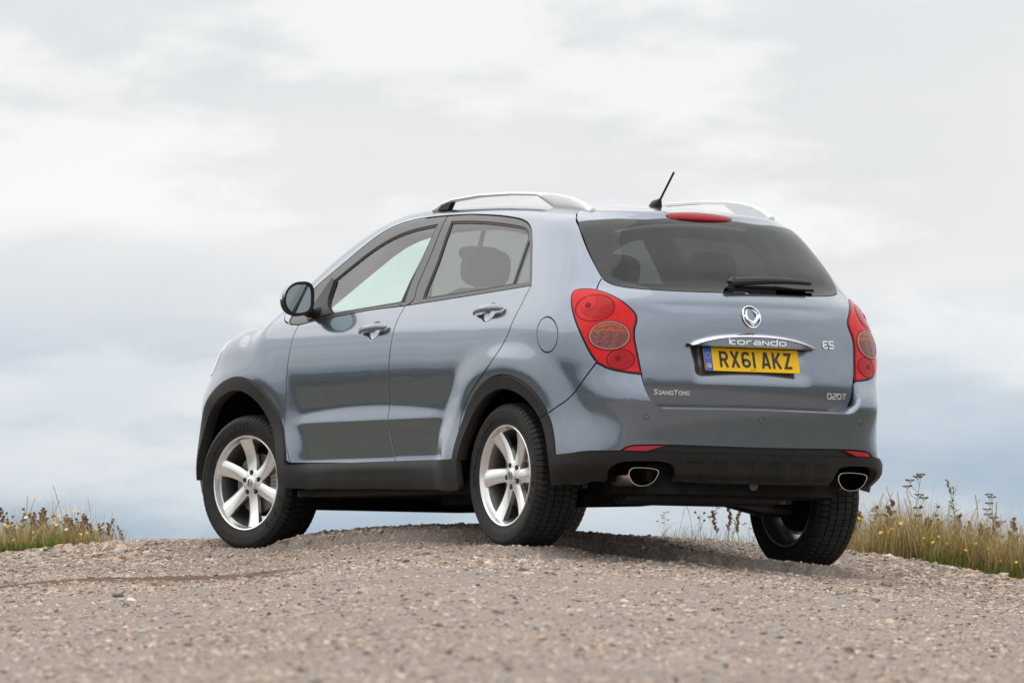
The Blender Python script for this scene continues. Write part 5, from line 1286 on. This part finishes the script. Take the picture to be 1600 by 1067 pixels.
# right verge
d, s = verge(23000, 1.58, 3.4, -.12, 2.0); fade = sst(1.55, 2.1, s); k = rng.random(len(d)) < fade*.95+.10; d, s = d[k], s[k]; fade = fade[k]
blades('verge_grass', d, s, (.07+.24*rng.random(len(d))**2.0)*(.50+.75*fade), .0026+.002*rng.random(len(d)), tones(len(d), .20), 'ochre and green grass along the right verge', 1.1)
d, s = verge(800, 1.60, 3.2, .0, 1.6); blades('verge_grass', d, s, .22+.26*rng.random(len(d)), .0016+0*d, DRY[rng.integers(0, 5, len(d))]*1.15, 'tall wispy straw stems above the right verge', .75)
d, s = verge(450, -3.1, -1.98, .0, 1.1); blades('verge_grass', d, s, (.15+.20*rng.random(len(d)))*sst(-1.8, -2.4, s)+.04, .0015+0*d, DRY[rng.integers(0, 5, len(d))]*1.1, 'tall wispy straw stems above the left verge', .75)
d, s = verge(2600, 2.1, 3.3, -.14, .1); blades('verge_grass', d, s, .04+.06*rng.random(len(d)), .004+0*d, GREEN[rng.integers(0, 3, len(d))]*1.1*(.8+.4*rng.random((len(d), 1))), 'short fresh green grass bordering the gravel on the right')
d, s = verge(420, .78, 1.36, .45, 1.2); blades('verge_grass', d, s, .05+.10*rng.random(len(d))**1.5, .0024+0*d, tones(len(d), .25), 'low straw growth beyond the crest, seen under the car', 1.0)
PC_ = {'stem': (.30, .22, .11), 'brown': (.22, .12, .065), 'dark': (.19, .125, .085), 'straw': (.52, .42, .24), 'leaf': (.17, .19, .07), 'green': (.20, .26, .07)}
for k_c, v_c in PC_.items(): vary(mat('plant_'+k_c, v_c, .8, spec=.2), tuple(a*.75 for a in v_c), tuple(min(1, a*1.25) for a in v_c), 60)
mat('petal_yellow', (.85, .55, .02), .6); mat('petal_white', (.75, .72, .62), .7); mat('petal_purple', (.42, .26, .50), .7)
def seedlet(mb, c, r, l, ax):
    ax = np.array(ax)/np.linalg.norm(ax); u = np.cross(ax, (.3, .9, .2)); u /= np.linalg.norm(u); v = np.cross(ax, u); c = np.array(c)
    V = [c-ax*l/2]+[c+r*(u*math.cos(t)+v*math.sin(t)) for t in (0, 1.57, 3.14, 4.71)]+[c+ax*l/2]
    mb.add(V, [(0, 2, 1), (0, 3, 2), (0, 4, 3), (0, 1, 4), (5, 1, 2), (5, 2, 3), (5, 3, 4), (5, 4, 1)])
def leaf(mb, p, d, l, w):
    d = np.array(d)/np.linalg.norm(d); sd = np.cross(d, (0, 0, 1.)); sd /= max(np.linalg.norm(sd), 1e-6); p = np.array(p)
    mb.add([p, p+d*l*.45+sd*w, p+d*l*.5+np.array([0, 0, -.15*l*.2]), p+d*l*.45-sd*w, p+d*l-np.array([0, 0, l*.18])], [(0, 1, 2), (0, 2, 3), (1, 4, 2), (2, 4, 3)])
def stem_curve(h, lean, a, n=9, wob=.01, R=None):
    t = np.linspace(0, 1, n); R = R or random
    return np.stack([math.cos(a)*lean*t**1.6+wob*np.sin(t*5+a)*t, math.sin(a)*lean*t**1.6+wob*np.cos(t*4+a)*t, h*t], 1)
def weed(kind, h, seed):
    R = random.Random(seed); root = empty('wildflower')
    a = R.uniform(0, 6.28); P = stem_curve(h, h*R.uniform(.08, .3), a); st = MB(); hd = MB(); lf = MB(); st.tube(P, np.linspace(.0020, .0011, len(P)), 5)
    at = lambda t: np.array([np.interp(t, np.linspace(0, 1, len(P)), P[:, k]) for k in range(3)])
    if kind == 'grass_stalk':
        for k in range(26):
            t = .72+.28*k/26; p = at(t)+np.array([R.uniform(-1, 1), R.uniform(-1, 1), 0])*.006*(1.3-t); seedlet(hd, p, .0016, .009, (R.uniform(-.4, .4), R.uniform(-.4, .4), 1))
        hm, sm = 'plant_straw', 'plant_straw'
    elif kind == 'dock':
        for k in range(9):
            t = .45+.55*k/9; b = R.uniform(0, 6.28); L_ = h*.22*(1.15-t)*R.uniform(.7, 1.2); p0 = at(t); p1 = p0+np.array([math.cos(b)*L_*.6, math.sin(b)*L_*.6, L_*.9]); st.tube([p0, (p0+p1)/2+np.array([math.cos(b), math.sin(b), 0])*.01, p1], .0010, 4)
            for q in range(16):
                f = R.uniform(.25, 1.05); p = p0+(p1-p0)*f+np.array([R.uniform(-1, 1), R.uniform(-1, 1), R.uniform(-1, 1)])*.007; seedlet(hd, p, .0048, .010, (R.uniform(-1, 1), R.uniform(-1, 1), 1))
        hm, sm = 'plant_brown', 'plant_stem'
    elif kind == 'umbel':
        tips = []
        for k in range(6):
            t = .5+.5*k/6; b = R.uniform(0, 6.28); L_ = h*.35*R.uniform(.5, 1.1)*(1.3-t); p0 = at(t); p1 = p0+np.array([math.cos(b)*L_*.75, math.sin(b)*L_*.75, L_*.8]); st.tube([p0, p0*.45+p1*.55+np.array([0, 0, -.01]), p1], .0010, 4); tips.append(p1)
        tips.append(at(1.0))
        for p in tips:
            for q in range(9):
                b = q*.7; e = p+np.array([math.cos(b)*.016, math.sin(b)*.016, .010+.004*R.random()]); st.tube([p, e], .0006, 3); seedlet(hd, e, .0058, .008, (0, 0, 1))
        hm, sm = 'plant_dark', 'plant_stem'
    elif kind == 'leafy':
        for k in range(34):
            t = .25+.75*k/34; b = k*2.4; leaf(lf, at(t), (math.cos(b), math.sin(b), .55), .062*(1.35-t)*R.uniform(.7, 1.1), .0075*(1.4-t))
        for k in range(18): seedlet(hd, at(.86+.14*k/18)+np.array([R.uniform(-1, 1), R.uniform(-1, 1), 0])*.006, .0035, .008, (0, 0, 1))
        for q in range(3):
            t = .45+.15*q; b = R.uniform(0, 6.28); p0 = at(t); p1 = p0+np.array([math.cos(b), math.sin(b), 1.3])*h*.13; st.tube([p0, p1], .0011, 4)
            for k in range(9): leaf(lf, p0+(p1-p0)*(.4+.6*k/9), (math.cos(k*2.4), math.sin(k*2.4), .5), .035, .005)
        hm, sm = 'plant_brown', 'plant_leaf'
    elif kind == 'knapweed':
        for k in range(4):
            b = R.uniform(0, 6.28); p0 = at(.6+.1*k); p1 = p0+np.array([math.cos(b)*.03, math.sin(b)*.03, h*.2*R.uniform(.6, 1.1)]); st.tube([p0, p1], .0011, 4)
            for q in range(12): bb = q*.524*2; seedlet(hd, p1+np.array([math.cos(bb)*.005, math.sin(bb)*.005, .003*(q % 3)]), .0045, .011, (math.cos(bb)*.6, math.sin(bb)*.6, 1))
        for k in range(10): leaf(lf, at(.15+.06*k), (math.cos(k*2.4), math.sin(k*2.4), .8), .045, .004)
        hm, sm = 'plant_dark', 'plant_stem'
    st.build('stem', sm, root)
    if hd.V: tag(hd.build('seed_heads', hm, root, smooth=False), kind='stuff')
    if lf.V: tag(lf.build('foliage', 'plant_leaf', root, smooth=False), kind='stuff')
    return root
def daisy(seed, colour):
    R = random.Random(seed); root = empty('wildflower'); h = R.uniform(.10, .20); a = R.uniform(0, 6.28); P = stem_curve(h, .02, a, 6, .004)
    st = MB(); st.tube(P, .0012, 5); st.build('stem', 'plant_green', root)
    hd = MB(); c = P[-1]; nrm = np.array([-.72, 0, .69]); e1 = np.array([.69, 0, .72]); e2 = np.array([0, 1., 0])
    for k in range(14):
        b = 2*math.pi*k/14; d_ = e1*math.cos(b)+e2*math.sin(b)+nrm*.25; s_ = -e1*math.sin(b)+e2*math.cos(b); hd.add([c, c+d_*.008+s_*.0026, c+d_*.0135, c+d_*.008-s_*.0026], [(0, 1, 2, 3)])
    t8 = [2*math.pi*k/8 for k in range(8)]; hd.add([c+nrm*.0015+(e1*math.cos(b)+e2*math.sin(b))*.0055 for b in t8]+[c+nrm*.005], [(k, (k+1) % 8, 8) for k in range(8)]); hd.build('flower_head', colour, root, smooth=False)
    return root
def plant_at(o, d, s, rz, sc=1.):
    x, y = xy(d, s); z = float(ground_z(np.array([d]), np.array([s]), False)[0]); o.location = (float(x), float(y), z-.01); o.rotation_euler[2] = rz; o.scale = (sc, sc, sc); return o
proto = {k: [weed(k, h, 11*i+j) for j in range(3)] for i, (k, h) in enumerate((('grass_stalk', .34), ('dock', .26), ('umbel', .36), ('leafy', .40), ('knapweed', .22)))}
usedp = {}
def put(kind, d, s, sc, label, group=None, rz=None):
    v = random.randrange(3); base = proto[kind][v]
    o = base if not usedp.get((kind, v)) else copy_tree(base); usedp[(kind, v)] = True
    plant_at(o, d, s, random.uniform(0, 6.28) if rz is None else rz, sc); tag(o, label, 'wildflower', group); return o
WL = {'dock': 'brown dock weed with clustered seeds', 'knapweed': 'dark-headed knapweed with narrow leaves', 'grass_stalk': 'straw-coloured grass stalk with feathery tip', 'umbel': 'dry umbel weed with dark flat heads'}
WG = {'dock': 'dock weeds', 'knapweed': 'knapweeds', 'grass_stalk': 'grass stalks', 'umbel': 'umbels'}
cdv = lambda s: float(crest_d(np.array([s]))[0])
S_of = lambda px: (px-800)/10698*35.4
# notable plants on the right verge
for kind, px, t, sc, lab in (('umbel', 1432, .5, 1.28, 'branching dark umbel weed, tallest plant just right of the exhaust side'), ('leafy', 1512, .35, 1.22, 'tall leafy stem with drooping narrow leaves on the right verge'), ('leafy', 1498, .55, .70, 'shorter leafy stem leaning beside the tall leafy one'), ('umbel', 1572, .6, 1.2, 'spreading umbel weed near the right picture edge'), ('dock', 1552, .3, 1.0, 'dark brown dock with clustered seeds, right of the leafy stem'), ('dock', 1588, .4, .95, 'dark brown dock at the right picture edge'), ('dock', 1447, .3, .95, 'russet dock standing in the middle of the right verge'), ('knapweed', 1408, .4, 1.1, 'dark-headed knapweed close to the rear right tyre'), ('umbel', 1388, .8, .80, 'thin faint umbel weed nearest the rear right tyre')):
    s = S_of(px); put(kind, cdv(s)+t, s, sc, lab)
for k in range(110):
    s = random.uniform(1.62, 2.9); kind = random.choice(['dock', 'knapweed', 'grass_stalk', 'grass_stalk', 'dock', 'knapweed']); put(kind, cdv(s)+random.uniform(.1, 1.3), s, random.uniform(.75, 1.30), WL[kind]+' among the grass of the right verge', WG[kind]+' of the right verge')
for k in range(90):
    s = random.uniform(-2.95, -2.06); kind = random.choice(['dock', 'knapweed', 'grass_stalk', 'dock', 'dock']); f = min(1., (-1.90-s)/.6); put(kind, cdv(s)+random.uniform(.1, 1.0), s, random.uniform(.65, 1.10)*(.35+.65*f), WL[kind]+' among the grass of the left verge', WG[kind]+' of the left verge')
for px, sc, lab in ((98, 1.02, 'tallest arching grass stalk on the left verge'), (140, .80, 'arching grass stalk at the gravel end of the left verge'), (22, .92, 'bowed grass stalk at the left picture edge')):
    s = S_of(px); put('grass_stalk', cdv(s)+.35, s, sc, lab)
for k, (px, kind, sc) in enumerate(((1045, 'umbel', .48), (1062, 'grass_stalk', .62), (1090, 'grass_stalk', .75), (1102, 'knapweed', .85), (1115, 'umbel', .62), (1128, 'dock', .80), (1141, 'dock', .92), (1150, 'knapweed', 1.0), (1160, 'dock', .85), (1171, 'umbel', .55), (1182, 'knapweed', .95))):
    s = S_of(px); put(kind, cdv(s)+.9, s, sc, WL[kind]+' beyond the crest, seen under the car', WG[kind]+' seen under the car')
for col, n, rx, lab, grp, catn in (('petal_yellow', 22, (1.75, 2.8), 'small yellow flower in the grass of the right verge', 'yellow flowers on the right verge', 0), ('petal_yellow', 18, (-2.80, -2.15), 'small yellow flower in the grass of the left verge', 'yellow flowers on the left verge', 1), ('petal_white', 6, (-2.75, -2.05), 'small white flower in the grass of the left verge', 'white flowers on the left verge', 2)):
    b0 = [daisy(50+catn*5+q, col) for q in range(3)]
    for k in range(n):
        o = b0[k] if k < 3 else copy_tree(b0[k % 3]); s = random.uniform(*rx); plant_at(o, cdv(s)+random.uniform(-.22, .06), s, math.atan2(EV[1], EV[0])+random.uniform(-.9, .9), random.uniform(.65, 1.05)); tag(o, lab, 'flower', grp)
for kind, lst in proto.items():
    for v, o in enumerate(lst):
        if not usedp.get((kind, v)):
            for c in list(o.children): bpy.data.objects.remove(c)
            bpy.data.objects.remove(o)
# ---------------------------------------------------------------- hedges and trees round the site (they show in paint, glass and mirror)
leaf_mat = vmat('hedge_leaf', .6); mat('bark', (.09, .075, .06), .9)
def crown(name, parent, blobs, n, size):
    B = np.array(blobs); w = B[:, 3]**2; c = rng.choice(len(B), n, p=w/w.sum()); v = rng.normal(size=(n, 3)); v /= np.linalg.norm(v, axis=1, keepdims=True); r = B[c, 3]*(.55+.5*rng.random(n)**.5)
    P = B[c, :3]+v*r[:, None]*np.array([1, 1, .85]); a = rng.normal(size=(n, 3)); a /= np.linalg.norm(a, axis=1, keepdims=True); b = np.cross(a, v+.01); b /= np.linalg.norm(b, axis=1, keepdims=True); sz = size*(.6+.8*rng.random((n, 1)))
    V = np.stack([P-a*sz, P+b*sz*.6, P+a*sz, P-b*sz*.6], 1).reshape(-1, 3); F = np.arange(4*n).reshape(n, 4)
    c3 = np.array((.060, .075, .038))*(.6+.9*rng.random((n, 1))); c3 = np.repeat(np.concatenate([c3, np.ones((n, 1))], 1), 4, 0)
    o = mesh_obj(name, V, F, leaf_mat, parent, False, None, c3); tag(o, kind='stuff'); return o
def field_z(x, y): d, s = ds(x, y); return float(ground_z(np.array([d]), np.array([s]), False)[0])
def hedge(x0, y0, x1, y1, h, label):
    L_ = math.hypot(x1-x0, y1-y0); root = empty('hedge', (x0, y0, field_z((x0+x1)/2, (y0+y1)/2)-.2)); n = int(L_/2.2)
    blobs = [((x1-x0)*t+random.uniform(-.5, .5), (y1-y0)*t+random.uniform(-.5, .5), h*random.uniform(.30, .62), h*random.uniform(.38, .52)) for t in np.linspace(0, 1, n)]
    crown('foliage', root, blobs, n*900, .13)
    for bx, by, bz, br in blobs[::3]:
        t = MB(); t.tube([(bx, by, -.2), (bx+.1, by, bz)], [.10, .05], 6); t.build('trunk', 'bark', root)
    tag(root, label, 'hedge')
def tree(x, y, h, label):
    root = empty('broadleaf_tree', (x, y, field_z(x, y)-.2)); tm = MB(); tm.tube([(0, 0, 0), (.1, 0, h*.3), (0, .15, h*.6), (.1, 0, h*.85)], [h*.035, h*.028, h*.018, h*.006], 9)
    for k in range(5):
        a = k*1.3; tm.tube([(0, 0, h*(.3+.08*k)), (math.cos(a)*h*.14, math.sin(a)*h*.14, h*(.45+.08*k)), (math.cos(a)*h*.24, math.sin(a)*h*.24, h*(.55+.07*k))], [h*.014, h*.009, h*.004], 6)
    tm.build('trunk', 'bark', root)
    crown('crown', root, [(random.uniform(-1, 1)*h*.22, random.uniform(-1, 1)*h*.22, h*random.uniform(.45, .88), h*random.uniform(.13, .20)) for _ in range(11)], 6000, .13)
    tag(root, label, 'tree')
hedge(28, 46, 62, 14, 3.4, 'long dark hedge across the field, out of view, mirrored in the doors')
hedge(4, 60, 28, 47, 3.0, 'lower hedge beside the long one, out of view, mirrored in the doors')
hedge(-75, -38, -52, -66, 3.0, 'hedge behind the camera, mirrored in the tailgate')
for x, y, h, lab in ((-62, 26, 9, 'round tree behind the camera, mirrored in the wing mirror'), (-70, 36, 11, 'taller tree behind the camera, mirrored in the wing mirror'), (-58, 44, 8, 'small tree behind the camera to the left'), (-80, -12, 10, 'tree behind the camera to the right')): tree(x, y, h, lab)
